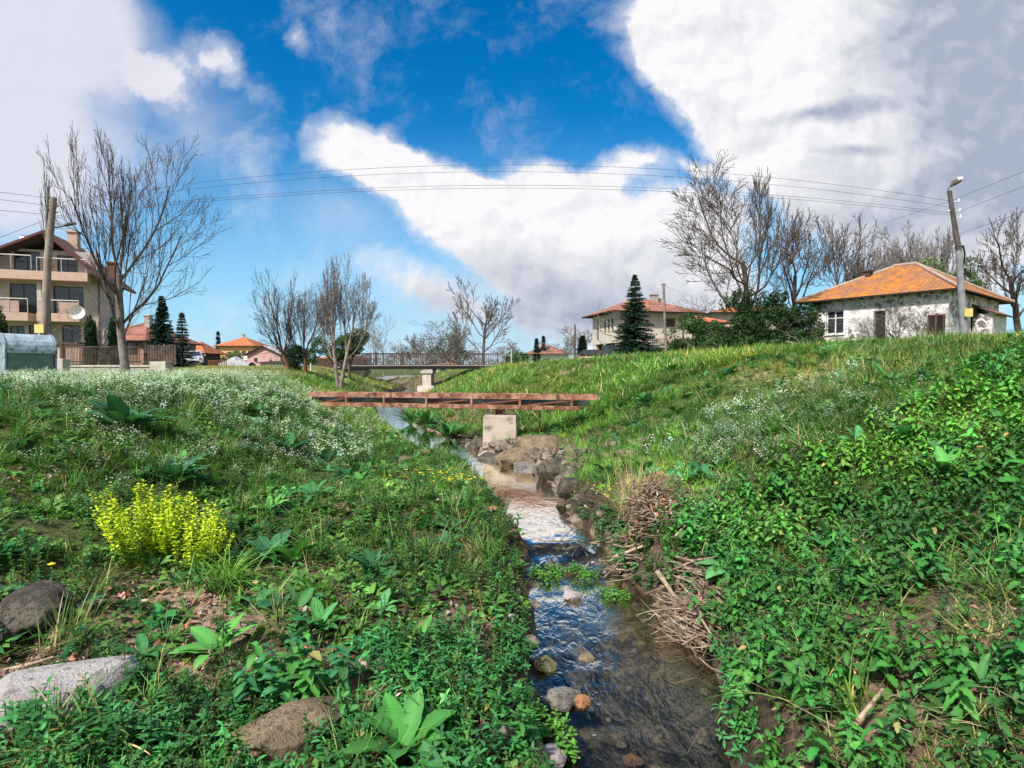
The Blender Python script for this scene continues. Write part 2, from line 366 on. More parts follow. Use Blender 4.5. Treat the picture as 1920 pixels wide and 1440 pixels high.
gpx, gpy = proj(X, Yv, Z); tan = np.clip(ell_(gpx, gpy, 330, 1225, 230, 120) + ell_(gpx, gpy, 650, 1290, 110, 80) + ell_(gpx, gpy, 300, 1130, 230, 60), 0, 1) * (Yv > 1) * (X < 0); c = lerp(c, np.array([.32, .225, .165]), tan * (.35 + .9 * fbm(X, Yv, .25, 14)))
c = lerp(c, mud, 1 - dE / .3)
c = np.where(dE[:, None] < 0, lerp(np.tile(bedc, (len(X), 1)), np.array([.24, .18, .11]), (fbm(X, Yv, .10, 13) - .5) * 6), c)
set_col(me, c)
mg = bpy.data.materials.new('ground_soil'); mg.use_nodes = True; t = NT(mg.node_tree); b = t.n['Principled BSDF']
at = t.node('ShaderNodeAttribute', attribute_name='col'); tcn = t.node('ShaderNodeTexCoord')
t.put(b.inputs['Base Color'], t.mix(t.rng(t.noise(tcn.outputs['Object'], 26, 9, .75), .35, .65), t.mix(1, at.outputs['Color'], (.4, .4, .4), 'MULTIPLY'), t.mix(1, at.outputs['Color'], (1.6, 1.5, 1.4), 'MULTIPLY')))
b.inputs['Roughness'].default_value = .95; b.inputs['Specular IOR Level'].default_value = .15
bn = t.node('ShaderNodeBump'); bn.inputs['Strength'].default_value = .8; bn.inputs['Distance'].default_value = .03
t.l.new(t.noise(tcn.outputs['Object'], 30, 10, .75), bn.inputs['Height']); t.l.new(bn.outputs[0], b.inputs['Normal'])
tag(link('ground', me, None, [mg]), 'grassy stream valley ground with muddy banks', kind='structure')
# water sheet
wy = np.concatenate([np.arange(-6, 14, .05), np.arange(14, 100, .4)]); L_, R_ = edges(wy); wt = np.linspace(-.12, 1.12, 26)
WX = L_[:, None] * (1 - wt) + R_[:, None] * wt; WY = np.repeat(wy[:, None], len(wt), 1)
casc = np.exp(-((WY - 5.05) / .5) ** 2)
WZ = wlev(WY) + (fbm(WX, WY, .16, 21) - .5) * (.012 * (WY < 5.5) + .003 + .06 * casc) + (fbm(WX * 2.2, WY, .09, 22) - .5) * (.008 * (WY < 5.5) + .0015) + (WY > 14) * 0
i2 = np.arange(WX.size).reshape(WX.shape); q4 = np.stack([i2[:-1, :-1], i2[:-1, 1:], i2[1:, 1:], i2[1:, :-1]], -1).reshape(-1, 4)
me = fast_mesh('water', np.stack([WX, WY, WZ], -1).reshape(-1, 3), q4, 4); me.polygons.foreach_set('use_smooth', np.ones(len(q4), bool))
mw = bpy.data.materials.new('stream_water'); mw.use_nodes = True; t = NT(mw.node_tree); t.n.clear()
tcn = t.node('ShaderNodeTexCoord'); mp = t.node('ShaderNodeMapping'); mp.inputs['Scale'].default_value = (1.6, .8, 1); t.l.new(tcn.outputs['Object'], mp.inputs[0])
bn = t.node('ShaderNodeBump'); bn.inputs['Strength'].default_value = .4; bn.inputs['Distance'].default_value = .04
hh = t.m('ADD', t.noise(mp.outputs[0], 7, 3, .5, 1.2), t.m('MULTIPLY', t.noise(mp.outputs[0], 22, 3, .5, .6), .3))
t.l.new(hh, bn.inputs['Height']); sy0 = t.node('ShaderNodeSeparateXYZ'); t.l.new(tcn.outputs['Object'], sy0.inputs[0]); t.l.new(t.rng(sy0.outputs[1], 3.5, 8.5, .24, .06), bn.inputs['Strength'])
gl = t.node('ShaderNodeBsdfGlossy'); gl.inputs['Roughness'].default_value = .06; gl.inputs['Color'].default_value = (1, .95, .86, 1); t.l.new(bn.outputs[0], gl.inputs['Normal'])
tr = t.node('ShaderNodeBsdfTransparent'); tr.inputs[0].default_value = (.62, .66, .62, 1)
fr = t.node('ShaderNodeFresnel'); fr.inputs[0].default_value = 1.4; t.l.new(bn.outputs[0], fr.inputs['Normal'])
mx = t.node('ShaderNodeMixShader'); lw = t.node('ShaderNodeLayerWeight'); lw.inputs[0].default_value = .5; t.l.new(bn.outputs[0], lw.inputs['Normal']); t.l.new(t.m('ADD', t.m('MULTIPLY', fr.outputs[0], 1.1), t.rng(lw.outputs['Facing'], .48, .74, 0, .82), None, True), mx.inputs[0]); t.l.new(tr.outputs[0], mx.inputs[1]); t.l.new(gl.outputs[0], mx.inputs[2])
oo = t.node('ShaderNodeOutputMaterial')
sy = t.node('ShaderNodeSeparateXYZ'); t.l.new(tcn.outputs['Object'], sy.inputs[0])
band = t.m('MULTIPLY', t.rng(sy.outputs[1], 4.5, 5.0), t.rng(sy.outputs[1], 5.7, 5.2))
foam = t.m('MULTIPLY', band, t.rng(t.noise(mp.outputs[0], 7, 6, .75, 1.2), .56, .78))
df = t.node('ShaderNodeBsdfDiffuse'); df.inputs[0].default_value = (.75, .8, .85, 1)
m2 = t.node('ShaderNodeMixShader'); t.l.new(foam, m2.inputs[0]); t.l.new(mx.outputs[0], m2.inputs[1]); t.l.new(df.outputs[0], m2.inputs[2]); t.l.new(m2.outputs[0], oo.inputs[0])
tag(link('water', me, None, [mw]), 'shallow clear stream running over dark stones', kind='structure')

# ------------------------------------------------------------------ plants as arrays
rng = np.random.default_rng(7)
def leafgeo(L, w_, bend=.3, fold=.25, wav=0, seg=3, jag=0):
    """a leaf along +y: returns V,T"""
    V = []; T = []
    for i in range(seg + 1):
        t_ = i / seg; wd = w_ * math.sin(math.pi * min(1, (t_ * .86 + .10))) ** .8 * (1 - jag * (i % 2)) if i < seg else 0
        y = L * t_; z = -bend * L * t_ * t_
        V.append((0, y, z))
        if i < seg: V.append((-wd, y, z + fold * wd + wav * wd * (1 if i % 2 else -1))); V.append((wd, y, z + fold * wd - wav * wd * (1 if i % 2 else -1)))
    def id_(i, k): return 3 * i + k if i < seg else 3 * seg
    for i in range(seg):
        if i < seg - 1:
            for s_ in (1, 2):
                a, b_, c_, d_ = id_(i, 0), id_(i, s_), id_(i + 1, s_), id_(i + 1, 0); T += [(a, b_, c_), (a, c_, d_)] if s_ == 2 else [(a, c_, b_), (a, d_, c_)]
        else: T += [(id_(i, 0), id_(i, 2), id_(seg, 0)), (id_(i, 0), id_(seg, 0), id_(i, 1))]
    return np.array(V, float), np.array(T, int)
def rotz(a): c, s = math.cos(a), math.sin(a); return np.array([[c, -s, 0], [s, c, 0], [0, 0, 1]])
def rotx(a): c, s = math.cos(a), math.sin(a); return np.array([[1, 0, 0], [0, c, -s], [0, s, c]])
class PB:
    def __init__(s): s.V = []; s.T = []; s.C = []; s.n = 0
    def add(s, V, T, c):
        s.V.append(V); s.T.append(T + s.n); s.C.append(np.tile(np.asarray(c, float), (len(V), 1))); s.n += len(V); return s
    def get(s): return np.concatenate(s.V), np.concatenate(s.T), np.concatenate(s.C)
    def stem(s, pts, r, c):
        pts = np.array(pts, float); k = len(pts); V = []
        for i in range(k):
            rr = r * (1 - .5 * i / max(1, k - 1))
            for j in range(3): a = 2.094 * j; V.append(pts[i] + np.array([math.cos(a) * rr, math.sin(a) * rr, 0]))
        T = []
        for i in range(k - 1):
            for j in range(3): a, b_, c_, d_ = i * 3 + j, i * 3 + (j + 1) % 3, i * 3 + 3 + (j + 1) % 3, i * 3 + 3 + j; T += [(a, b_, c_), (a, c_, d_)]
        return s.add(np.array(V), np.array(T), c)
R = random.Random(5)
def jit(c, a): k = 1 + R.uniform(-a, a); return [max(0, q * k * (1 + R.uniform(-a, a) * .35)) for q in c]
def sprig(h, L, w_, nodes, c, droop=.3, top=.45, lift=.5, stemc=(.08, .13, .04), seg=3, jag=0):
    """upright herb: opposite leaf pairs turning by 90 degrees, a rosette at the tip"""
    p = PB(); lx, ly = R.uniform(-.25, .25) * h, R.uniform(-.25, .25) * h
    p.stem([(0, 0, -.02), (lx * .4, ly * .4, h * .5), (lx, ly, h)], .0025, stemc)
    a = R.uniform(0, 6.28)
    for k in range(nodes):
        t_ = (k + 1) / nodes; z = h * (.25 + .75 * t_); s_ = 1 - (1 - top) * t_ ** 2; a += math.pi / 2 + R.uniform(-.3, .3)
        for q in (0, math.pi):
            V, T = leafgeo(L * s_ * R.uniform(.7, 1.2), w_ * s_, droop * R.uniform(.5, 1.5), .3, 0, seg, jag)
            V = V @ rotx(lift * (.3 + t_) + R.uniform(-.3, .3)).T; V = V @ rotz(a + q + R.uniform(-.3, .3)).T + np.array([lx * t_, ly * t_, z])
            cc = (.34, .30, .10) if R.random() < .015 else jit(c, .3); p.add(V, T, cc)
            if seg >= 3: C_ = np.tile(cc, (len(V), 1)); C_[::3] *= 1.25; C_[3:6] *= .88; p.C[-1] = C_
    return p.get()
def tuft(n, L, w_, c, spread=.6, bend=.7, dry=.1, seg=3):
    p = PB()
    for i in range(n):
        a = R.uniform(0, 6.28); t0 = R.uniform(.05, spread); l_ = L * R.uniform(.55, 1.1); bd = bend * R.uniform(.5, 1.3); wd = w_ * R.uniform(.7, 1.3)
        V = []; ox, oy = R.gauss(0, L * .10), R.gauss(0, L * .10)
        x = z = 0; th = t0
        for k in range(seg + 1):
            t_ = k / seg; ww = wd * (1 - t_) ** .6 if k < seg else 0
            V += [(ox + x * math.cos(a) - math.sin(a) * ww, oy + x * math.sin(a) + math.cos(a) * ww, z - .01), (ox + x * math.cos(a) + math.sin(a) * ww, oy + x * math.sin(a) - math.cos(a) * ww, z - .01)]
            th = t0 + bd * (t_ + 1 / seg); x += math.sin(th) * l_ / seg; z += math.cos(th) * l_ / seg
        V = V[:-1]; T = []
        for k in range(seg):
            T.append((2 * k, 2 * k + 1, 2 * k + 2))
            if k < seg - 1: T.append((2 * k + 1, 2 * k + 3, 2 * k + 2))
        p.add(np.array(V), np.array(T), jit((.42, .34, .17), .25) if R.random() < dry else jit(c, .3))
    return p.get()
def rosette(n, L, w_, c, lift=.9, seg=5, wav=.12, stalk=.25, bend=.45):
    """broad-leaved plant: big leaves on stalks from one crown, pale midrib"""
    p = PB()
    for i in range(n):
        a = 6.283 * i / n + R.uniform(-.35, .35); s_ = R.uniform(.65, 1.1); V, T = leafgeo(L * s_, w_ * s_ * R.uniform(.85, 1.1), bend * R.uniform(.6, 1.4), .28, wav, seg)
        el = lift * R.uniform(.55, 1.35); st = stalk * L; Rm = rotx(el)
        V = V + np.array([0, st, 0]); sv = np.array([(0, 0, 0), (0, st * .5, .0), (0, st * 1.05, 0)])
        V = V @ Rm.T @ rotz(a).T; sv = sv @ Rm.T @ rotz(a).T
        cc = jit(c, .22); C = np.tile(cc, (len(V), 1)); C[::3] = np.array(cc) * 1.45
        p.add(V, T, cc); p.C[-1] = C; p.stem(sv, .005 * L / .2, (.15, .20, .07))
    return p.get()
def flowers(c, fc, n=9, h=.16, sz=.008, leaves=8):
    """fine-stemmed herb with a spray of tiny blossoms"""
    p = PB()
    for i in range(n):
        a = R.uniform(0, 6.28); rr = R.uniform(0, h * .55); hh = h * R.uniform(.6, 1.15); e = np.array([math.cos(a) * rr, math.sin(a) * rr, hh])
        p.stem([(0, 0, 0), e * np.array([.6, .6, .5]), e], .0012, (.12, .18, .06))
        for k in range(R.choice((1, 2, 3))):
            o = e + np.array([R.gauss(0, .012), R.gauss(0, .012), R.gauss(0, .01)]); s_ = sz * R.uniform(.7, 1.3)
            V = np.array([(0, 0, .3), (1, 0, 0), (0, 1, 0), (-1, 0, 0), (0, -1, 0)]) * s_ + o
            p.add(V, np.array([(0, 1, 2), (0, 2, 3), (0, 3, 4), (0, 4, 1)]), fc)
        for k in range(leaves // n + 1):
            V, T = leafgeo(R.uniform(.02, .04), R.uniform(.005, .009), .2, .2, 0, 2); V = V @ rotx(R.uniform(-.2, .9)).T @ rotz(R.uniform(0, 6.28)).T + e * R.uniform(.15, .8)
            p.add(V, T, jit(c, .3))
    return p.get()
def scat(name, protos, pts, scale, tint, matl, label, tilt=.25, lean=None, parent=None, cat=None, kind='stuff', seed=1):
    g = np.random.default_rng(seed); N = len(pts); which = g.integers(0, len(protos), N); Vs = []; Ts = []; Cs = []; n0 = 0
    for k, (V, T, C) in enumerate(protos):
        m = which == k; q = pts[m]; n = len(q)
        if n == 0: continue
        a = g.uniform(0, 6.283, n); ca, sa = np.cos(a), np.sin(a); s_ = scale[m]
        tx = g.normal(0, tilt, n); ty = g.normal(0, tilt, n)
        x = V[None, :, 0] * ca[:, None] - V[None, :, 1] * sa[:, None]; y = V[None, :, 0] * sa[:, None] + V[None, :, 1] * ca[:, None]; z = np.repeat(V[None, :, 2], n, 0)
        x2 = x + z * tx[:, None]; y2 = y + z * ty[:, None]; z2 = z - x * tx[:, None] - y * ty[:, None]
        W_ = np.stack([x2 * s_[:, None] + q[:, None, 0], y2 * s_[:, None] + q[:, None, 1], z2 * s_[:, None] + q[:, None, 2]], -1).reshape(-1, 3)
        Vs.append(W_); Ts.append((T[None] + (np.arange(n) * len(V))[:, None, None]).reshape(-1, 3) + n0); n0 += len(W_)
        Cs.append((C[None] * tint[m][:, None, :]).reshape(-1, 3))
    V = np.concatenate(Vs); T = np.concatenate(Ts); C = np.clip(np.concatenate(Cs), 0, .95)
    me = fast_mesh(name, V, T); set_col(me, C); o = link(name, me, parent, [matl])
    if parent is None: tag(o, label, cat, None, kind)
    return o
def field(n, x0, x1, y0, y1, dens, seed, power=1.):
    """n tries; keeps points in and just round the view where dens(px, py, x, y, z, d) beats a random draw"""
    g = np.random.default_rng(seed); u = g.uniform(0, 1, n); y = y0 + (y1 - y0) * u ** power; x = g.uniform(0, 1, n)
    xm = np.maximum(np.abs(x0), np.abs(x1)); lo = np.maximum(x0, -1.02 * y - 1.0); hi = np.minimum(x1, 1.02 * y + 1.0)
    x = lo + (hi - lo) * x; keepw = (hi - lo) / np.max(hi - lo) if power == 1. else np.ones(n)
    ok = (hi > lo) & (g.uniform(0, 1, n) < keepw); x, y = x[ok], y[ok]
    l, r = edges(y); d = np.where(x < l, -(l - x), np.where(x > r, x - r, 0)); z = hgt(x, y); px, py = proj(x, y, z)
    p = dens(px, py, x, y, z, d); k = (d != 0) & (g.uniform(0, 1, len(x)) < p)
    return np.stack([x, y, z], -1)[k], px[k], py[k], d[k]
def bare_mod(x, y): return np.clip((fbm(x, y, .28, 71) - .40) * 7, 0, 1)
def ell(px, py, cx, cy, rx, ry): return np.clip(1.5 - 1.2 * np.sqrt(((px - cx) / rx) ** 2 + ((py - cy) / ry) ** 2), 0, 1)
def tints(n, seed, base=(1, 1, 1), amt=.25, loc=None):
    g = np.random.default_rng(seed); k = 1 + g.normal(0, amt, n); t_ = np.stack([k * base[0] * (1 + g.normal(0, .12, n)), k * base[1], k * base[2] * (1 + g.normal(0, .12, n))], -1)
    return np.clip(t_, .25, 2.5)
# bare, leaf-strewn gaps of the left bank
def bare(px, py, x, y):
    m = ell(px, py, 330, 1225, 190, 95) * bare_mod(x, y) + ell(px, py, 330, 1240, 110, 50) * .5 + ell(px, py, 650, 1290, 100, 75) * .8 + ell(px, py, 480, 1230, 120, 60) * .6 * bare_mod(x, y) + ell(px, py, 900, 1180, 80, 60) * .5 + ell(px, py, 300, 1130, 200, 50) * .7 * bare_mod(x, y) + ell(px, py, 60, 1220, 90, 60)
    m = m + (px < 1000) * (py > 900) * np.clip((fbm(x, y, .45, 31) - .68) * 7, 0, .7)
    m = m + ell(px, py, 980, 860, 110, 60) * 1.2 + ell(px, py, 1000, 1000, 60, 30) * .2
    return np.clip(m, 0, 1)
ROCKS_AT = []   # filled below, keeps plants off the stones
def offrocks(pts):
    k = np.ones(len(pts), bool)
    for (x, y, rr) in ROCKS_AT: k &= (pts[:, 0] - x) ** 2 + (pts[:, 1] - y) ** 2 > (rr * .85) ** 2
    return k
exec_order = None
# ------------------------------------------------------------------ rocks
def rock_mat(name, c1, c2, c3, sc=4):
    return mat(name, c1, .85, c2, sc * 1.4, (.44, .56), col3=c3, scale3=sc * 9, bump=1.0, bscale=75, detail=10)
MR_GREY = rock_mat('grey_stone', (.23, .205, .18), (.13, .115, .10), (.07, .06, .04))
MR_PALE = rock_mat('pale_stone', (.42, .38, .36), (.34, .29, .28), (.20, .18, .18), 2)
MR_BROWN = rock_mat('brown_stone', (.26, .19, .12), (.17, .125, .075), (.09, .07, .03), 5)
MR_DARK = rock_mat('dark_stone', (.06, .048, .036), (.12, .10, .08), (.03, .022, .014), 6)
MR_ORANGE = rock_mat('orange_stone', (.42, .20, .08), (.30, .15, .07), (.2, .1, .06), 6)
MR_MOSS = rock_mat('mossy_stone', (.16, .14, .06), (.10, .11, .04), (.2, .17, .12), 5)
MR_WET = rock_mat('wet_stone', (.04, .035, .03), (.02, .018, .016), (.07, .05, .03), 6)
def rock(name, px, py, wpx, hx, depth, seed, m, label, group=None, sink=.35, rz=0, water=False, boxy=.0, at=None, cat='rock', sub=5, tiltx=0):
    p = at if at is not None else ground_hit(px, py)
    w_ = wpx / F * p.y / 2; h_ = w_ * hx; dp = w_ * depth
    bm_ = __import__('bmesh').new(); __import__('bmesh').ops.create_icosphere(bm_, subdivisions=sub, radius=1)
    so = Vector((seed * 7.3, seed * 3.1, seed * 1.7))
    gR = random.Random(seed * 13 + 1); PL = [(Vector((gR.gauss(0, 1), gR.gauss(0, 1), gR.gauss(.3, .8))).normalized(), gR.uniform(.62, .92)) for _ in range(9)]
    for v in bm_.verts:
        c = v.co.copy()
        if boxy: 
            k = max(abs(c.x), abs(c.y), abs(c.z)); c = c.lerp(c / k * .9, boxy)
        n = mnoise.noise(c * .9 + so) * .38 + mnoise.noise(c * 2.3 + so) * .16 + mnoise.noise(c * 5 + so) * .09 + mnoise.noise(c * 12 + so) * .035
        cell = mnoise.voronoi(c * 1.3 + so)[0][0]; v.co = c * (1 + n + (cell - .35) * .28)
        c3_ = v.co.normalized()
        for pl_ in PL:
            e_ = v.co.dot(pl_[0]) - pl_[1]
            if e_ > 0: v.co -= pl_[0] * e_ * .85
        if v.co.z > .72: v.co.z = .72 + (v.co.z - .72) * .25
        v.co = Vector((v.co.x * w_, v.co.y * dp, v.co.z * h_))
    me = bpy.data.meshes.new(name); bm_.to_mesh(me); bm_.free()
    for q in me.polygons: q.use_smooth = True
    o = link(name, me, None, [m]); o.location = (p.x, p.y + dp * .5, (p.z if not water else wlev(p.y)) + h_ * (1 - 2 * sink) * .8); o.rotation_euler = (tiltx, 0, rz)
    tag(o, label, cat, group); ROCKS_AT.append((p.x, p.y + dp * .5, (w_ + dp) / 2)); return o
SG = 'stones in and beside the stream'
rock('boulder', 25, 1190, 135, .95, 1.1, 1, MR_DARK, 'large dark pitted boulder at the left edge above the pale slab', sink=.3)
rock('rock_slab', 40, 1345, 250, .36, .95, 2, MR_PALE, 'big pale grey flat slab among leaves at lower left', boxy=.5, sink=.4)
rock('boulder', 530, 1425, 125, .8, 1.6, 3, MR_BROWN, 'brown speckled rock with flat face beside the tall leafy herb', boxy=.55, sink=.3, rz=-.5)
rock('rock', 805, 1190, 48, .8, .8, 4, MR_BROWN, 'small rounded brown stone alone among the mint', SG)
rock('rock', 958, 1168, 24, 1.2, .8, 5, MR_PALE, 'small upright pale stone at the left water edge', SG)
rock('rock', 1062, 1316, 72, .62, .8, 6, MR_GREY, 'grey stone with an orange end sitting in the stream', SG, water=True, at=P(1060, 1318, 2.95), rz=.3)
rock('rock', 1085, 1316, 38, .8, .8, 16, MR_ORANGE, 'orange stone touching the right end of the grey stream stone', SG, water=True, at=P(1090, 1318, 2.93))
rock('rock', 985, 1310, 62, .8, .9, 7, MR_DARK, 'dark wet stone left of the grey and orange one', SG, water=True, at=P(985, 1318, 2.92))
rock('rock', 1022, 1255, 52, .6, .8, 8, MR_MOSS, 'mossy angular stone at the left edge of the pool', SG, water=True, at=P(1022, 1262, 3.3))
rock('rock', 945, 1400, 46, 1.25, .7, 9, MR_GREY, 'grey pointed stone between the small water plants', SG, sink=.3)
rock('rock', 1030, 1436, 62, .8, .8, 10, MR_PALE, 'pale stone cut by the bottom edge of the picture', SG, water=True, at=P(1030, 1440, 2.5))
rock('rock', 794, 852, 22, .8, .8, 11, MR_ORANGE, 'small orange stone at the far bend of the stream', SG)
rock('rock', 760, 868, 34, .6, .8, 12, MR_BROWN, 'low brown stone left of the orange one at the bend', SG)
rock('rock', 1092, 1190, 34, .5, .8, 13, MR_ORANGE, 'yellowish stone lying under the clear water', SG, at=P(1092, 1195, 3.72) - Vector((0, 0, .12)))
rock('rock', 1082, 1150, 40, .4, .8, 14, MR_PALE, 'pale flat stone just under the ripples', SG, at=P(1075, 1112, 4.3) - Vector((0, 0, .04)))
rock('rock', 1190, 1395, 36, .5, .8, 15, MR_ORANGE, 'reddish stone on the bed of the near pool', SG, at=P(1190, 1395, 2.7) - Vector((0, 0, .1)))
rock('rock', 1110, 1240, 44, .5, .8, 17, MR_BROWN, 'brown stone half under the water of the pool', SG, water=True, at=P(1100, 1250, 3.4), sink=.75)
BG = 'earthy rocks below the concrete block'
for i, (a, b_, wp, hx, m_, lb) in enumerate([
        (935, 880, 115, .42, MR_DARK, 'dark rock ledge directly under the concrete block'), (1000, 893, 105, .45, MR_GREY, 'grey rounded rock at the waterline right of the ledge'),
        (900, 838, 60, .6, MR_DARK, 'dark rock at the left foot of the concrete block'), (985, 862, 110, .35, MR_BROWN, 'brown flat rock behind the grey rounded one'),
        (1048, 892, 80, .75, MR_DARK, 'dark shaded rock against the right bank'), (1022, 842, 90, .5, MR_BROWN, 'brown crumbling rock under the right grass edge'),
        (915, 858, 46, .5, MR_PALE, 'pale small rock at the left of the ledge'), (1070, 925, 60, .9, MR_DARK, 'dark mossy rock where the bank overhangs the water'), (975, 905, 44, .4, MR_MOSS, 'mossy low rock tip in the water')]):
    rock('rock', a, b_, wp, hx, .9, 30 + i, m_, lb, BG, boxy=.35, sub=4, sink=.4)
for i in range(70):
    y = R.uniform(1.9, 5.2); l_, r_ = edges(np.array([y])); x = R.uniform(float(l_[0]) + .05, float(r_[0]) - .05)
    if i == 0: PEB = __import__('bmesh').new()
    s_ = R.uniform(.012, .05); M = Matrix.Translation((x, y, gz(x, y) + s_ * .2)) @ Matrix.Rotation(R.uniform(0, 3), 4, 'Z') @ Matrix.Diagonal((s_, s_ * R.uniform(.6, 1), s_ * R.uniform(.35, .6), 1))
    __import__('bmesh').ops.create_icosphere(PEB, subdivisions=2, radius=1, matrix=M)
me = bpy.data.meshes.new('pebbles'); PEB.to_mesh(me); PEB.free()
for q in me.polygons: q.use_smooth = True
BM2 = __import__('bmesh').new()
def stone(bm_, x, y, s_, k):
    r_ = __import__('bmesh').ops.create_icosphere(bm_, subdivisions=2, radius=1, matrix=Matrix.Diagonal((1, 1, 1, 1)))
    q = Vector((x, y, max(gz(x, y), -.05) + s_ * .15)); M = Matrix.Rotation(R.uniform(0, 6.2), 3, 'Z') @ Matrix.Diagonal((s_, s_ * R.uniform(.6, 1), s_ * R.uniform(.4, .75)))
    for v in r_['verts']: c = v.co.copy(); v.co = q + M @ (c * (1 + mnoise.noise(c * 1.4 + Vector((k * 3.1, k, 0))) * .55))
for i in range(210):
    y = R.uniform(1.8, 16); l_, r_ = edges(np.array([y])); x = float(l_[0]) - R.gauss(-.03, .07) if i % 2 else float(r_[0]) + R.gauss(-.02, .08); stone(BM2, x, y, R.uniform(.02, .07) * (1 + y * .05), i)
for i in range(170):
    y = R.uniform(7.6, 12.6); r_ = float(edges(np.array([y]))[1][0]); stone(BM2, r_ + abs(R.gauss(.1, .55)), y, R.uniform(.03, .14), i + 300)
me2 = bpy.data.meshes.new('edge_stones'); BM2.to_mesh(me2); BM2.free()
tag(link('rubble', me2, None, [mat('rubble', (.12, .095, .07), .85, (.25, .20, .15), 4, (.42, .58), col3=(.05, .04, .03), scale3=9, bump=.9, bscale=70, detail=8)]), 'dark broken stones along the water edge and below the concrete block', kind='stuff')
tag(link('stream_pebbles', me, None, [mat('pebbles', (.20, .15, .10), .6, (.06, .05, .045), 5, (.45, .55), col3=(.4, .3, .2), scale3=7)]), 'scattered pebbles on the bed of the near pool', kind='stuff')

for (a, b_, rr) in ((755, 1415, .17), (560, 1300, .12), (335, 1040, .26), (425, 1085, .13)):
    q = ground_hit(a, b_); ROCKS_AT.append((q.x, q.y, rr))
# ------------------------------------------------------------------ ground cover (stuff)
MINT = (.062, .235, .062); NET = (.062, .215, .042); NETB = (.14, .28, .035); GR = (.11, .235, .042); LAWN = (.17, .235, .06)
mint = [sprig(R.uniform(.07, .13), R.uniform(.036, .052), R.uniform(.008, .012), R.choice((4, 5, 5, 6)), MINT, .35, .55, .45) for _ in range(10)]
mint_s = [sprig(R.uniform(.07, .13), .046, .012, 4, MINT, .35, .55, .45, seg=2) for _ in range(6)]
nett = [sprig(R.uniform(.14, .26), R.uniform(.045, .075), R.uniform(.015, .024), R.choice((4, 5, 6)), NET if _ % 3 else (.05, .16, .04), .55, .5, .1, (.07, .1, .04), 7, .30) for _ in range(12)]
fineh = [sprig(R.uniform(.10, .22), R.uniform(.022, .035), R.uniform(.003, .006), 8, (.10, .20, .045), .2, .5, .6, seg=2) for _ in range(6)] + [sprig(R.uniform(.08, .16), R.uniform(.018, .026), R.uniform(.008, .011), 7, (.05, .14, .035), .2, .6, .5, seg=2) for _ in range(6)]
herb = [rosette(R.choice((5, 6, 7)), R.uniform(.03, .05), R.uniform(.011, .017), (.085, .205, .038), .6, 3, 0, .5) for _ in range(10)]
gnear = [tuft(R.choice((10, 14)), R.uniform(.10, .17), .0022, GR, .7, .9, .10) for _ in range(8)]
gfine = [tuft(16, R.uniform(.14, .22), .0022, GR, .5, 1.1, .06) for _ in range(6)]
gfar = [tuft(9, R.uniform(.16, .26), .008, GR, .8, .9, .10, 2) for _ in range(8)]
glawn = [tuft(8, R.uniform(.06, .10), .006, LAWN, .9, .9, .25, 2) for _ in range(6)]
wfl = [flowers((.09, .20, .05), (.66, .72, .58), R.choice((7, 9, 11)), R.uniform(.10, .18), .0052, 18) for _ in range(8)]
wfl_far = [flowers((.15, .26, .10), (.60, .70, .50), R.choice((6, 7)), R.uniform(.12, .20), .0095, 18) for _ in range(6)]
def litter_leaf():
    V, T = leafgeo(R.uniform(.012, .042), R.uniform(.004, .013), R.uniform(-.8, .8), R.uniform(-.8, 1.1), .3, 2); c = R.choice([(.36, .24, .17), (.46, .34, .26), (.26, .16, .10), (.36, .17, .09), (.30, .24, .19), (.16, .10, .07)])
    return V + np.array([0, -.03, .01]), T, np.tile(jit(c, .25), (len(V), 1))
def dry_stem():
    p = PB(); L = R.uniform(.12, .4); a = R.uniform(0, 6.28); k = R.uniform(-.4, .4); pts = [(math.cos(a + k * t_) * L * t_, math.sin(a + k * t_) * L * t_, .03 + R.uniform(.0, .5) * L * t_ * (1 - t_ * .6)) for t_ in (0, .25, .5, .75, 1)]
    p.stem(pts, R.uniform(.0012, .003), jit((.36, .28, .18), .3)); return p.get()
lit = [litter_leaf() for _ in range(24)]; drys = [dry_stem() for _ in range(14)]

def D_mint(px, py, x, y, z, d):
    near = (d < 0) * np.clip((px - 330) / 250 + (py - 1270) / 50, 0.06, 1) * np.clip((py - 880) / 60, 0, 1)
    strip = (d > 0) * (d < .55) * (px < 1420) * (py > 960) * .7
    return np.clip(near + strip, 0, 1) * (1 - bare(px, py, x, y) * .93)
pts, px, py, d = field(30000, -9, 2, 1.2, 9.0, D_mint, 101); k = offrocks(pts); pts = pts[k]
nearp = pts[:, 1] < 5
tn = tints(len(pts), 1, amt=.25) * (0.45 + .85 * fbm(pts[:, 0], pts[:, 1], .6, 41))[:, None]
scat('mint_ground_cover', mint, pts[nearp], (np.random.default_rng(3).uniform(.65, 1.15, len(pts)) * (.65 + 1.05 * fbm(pts[:, 0], pts[:, 1], .35, 54)))[nearp], tn[nearp], M_LEAF, 'low blue-green mint covering the left stream bank', seed=11)
scat('mint_ground_cover', mint_s, pts[~nearp], np.random.default_rng(4).uniform(.8, 1.4, (~nearp).sum()), tn[~nearp], M_LEAF, 'low green herbs of the left bank farther upstream', seed=12)
def D_net(px, py, x, y, z, d):
    edge = 1000 - (px - 1250) * .47
    return (d > .01) * np.clip((py - edge + 40) / 60, 0, 1) * np.clip((px - 1230) / 80, 0, 1) * (1 - .85 * ell(px, py, 1720, 1240, 90, 30)) * (1 - .6 * ell(px, py, 1780, 1430, 190, 60)) * (1 - .3 * ell(px, py, 1860, 1130, 80, 90))
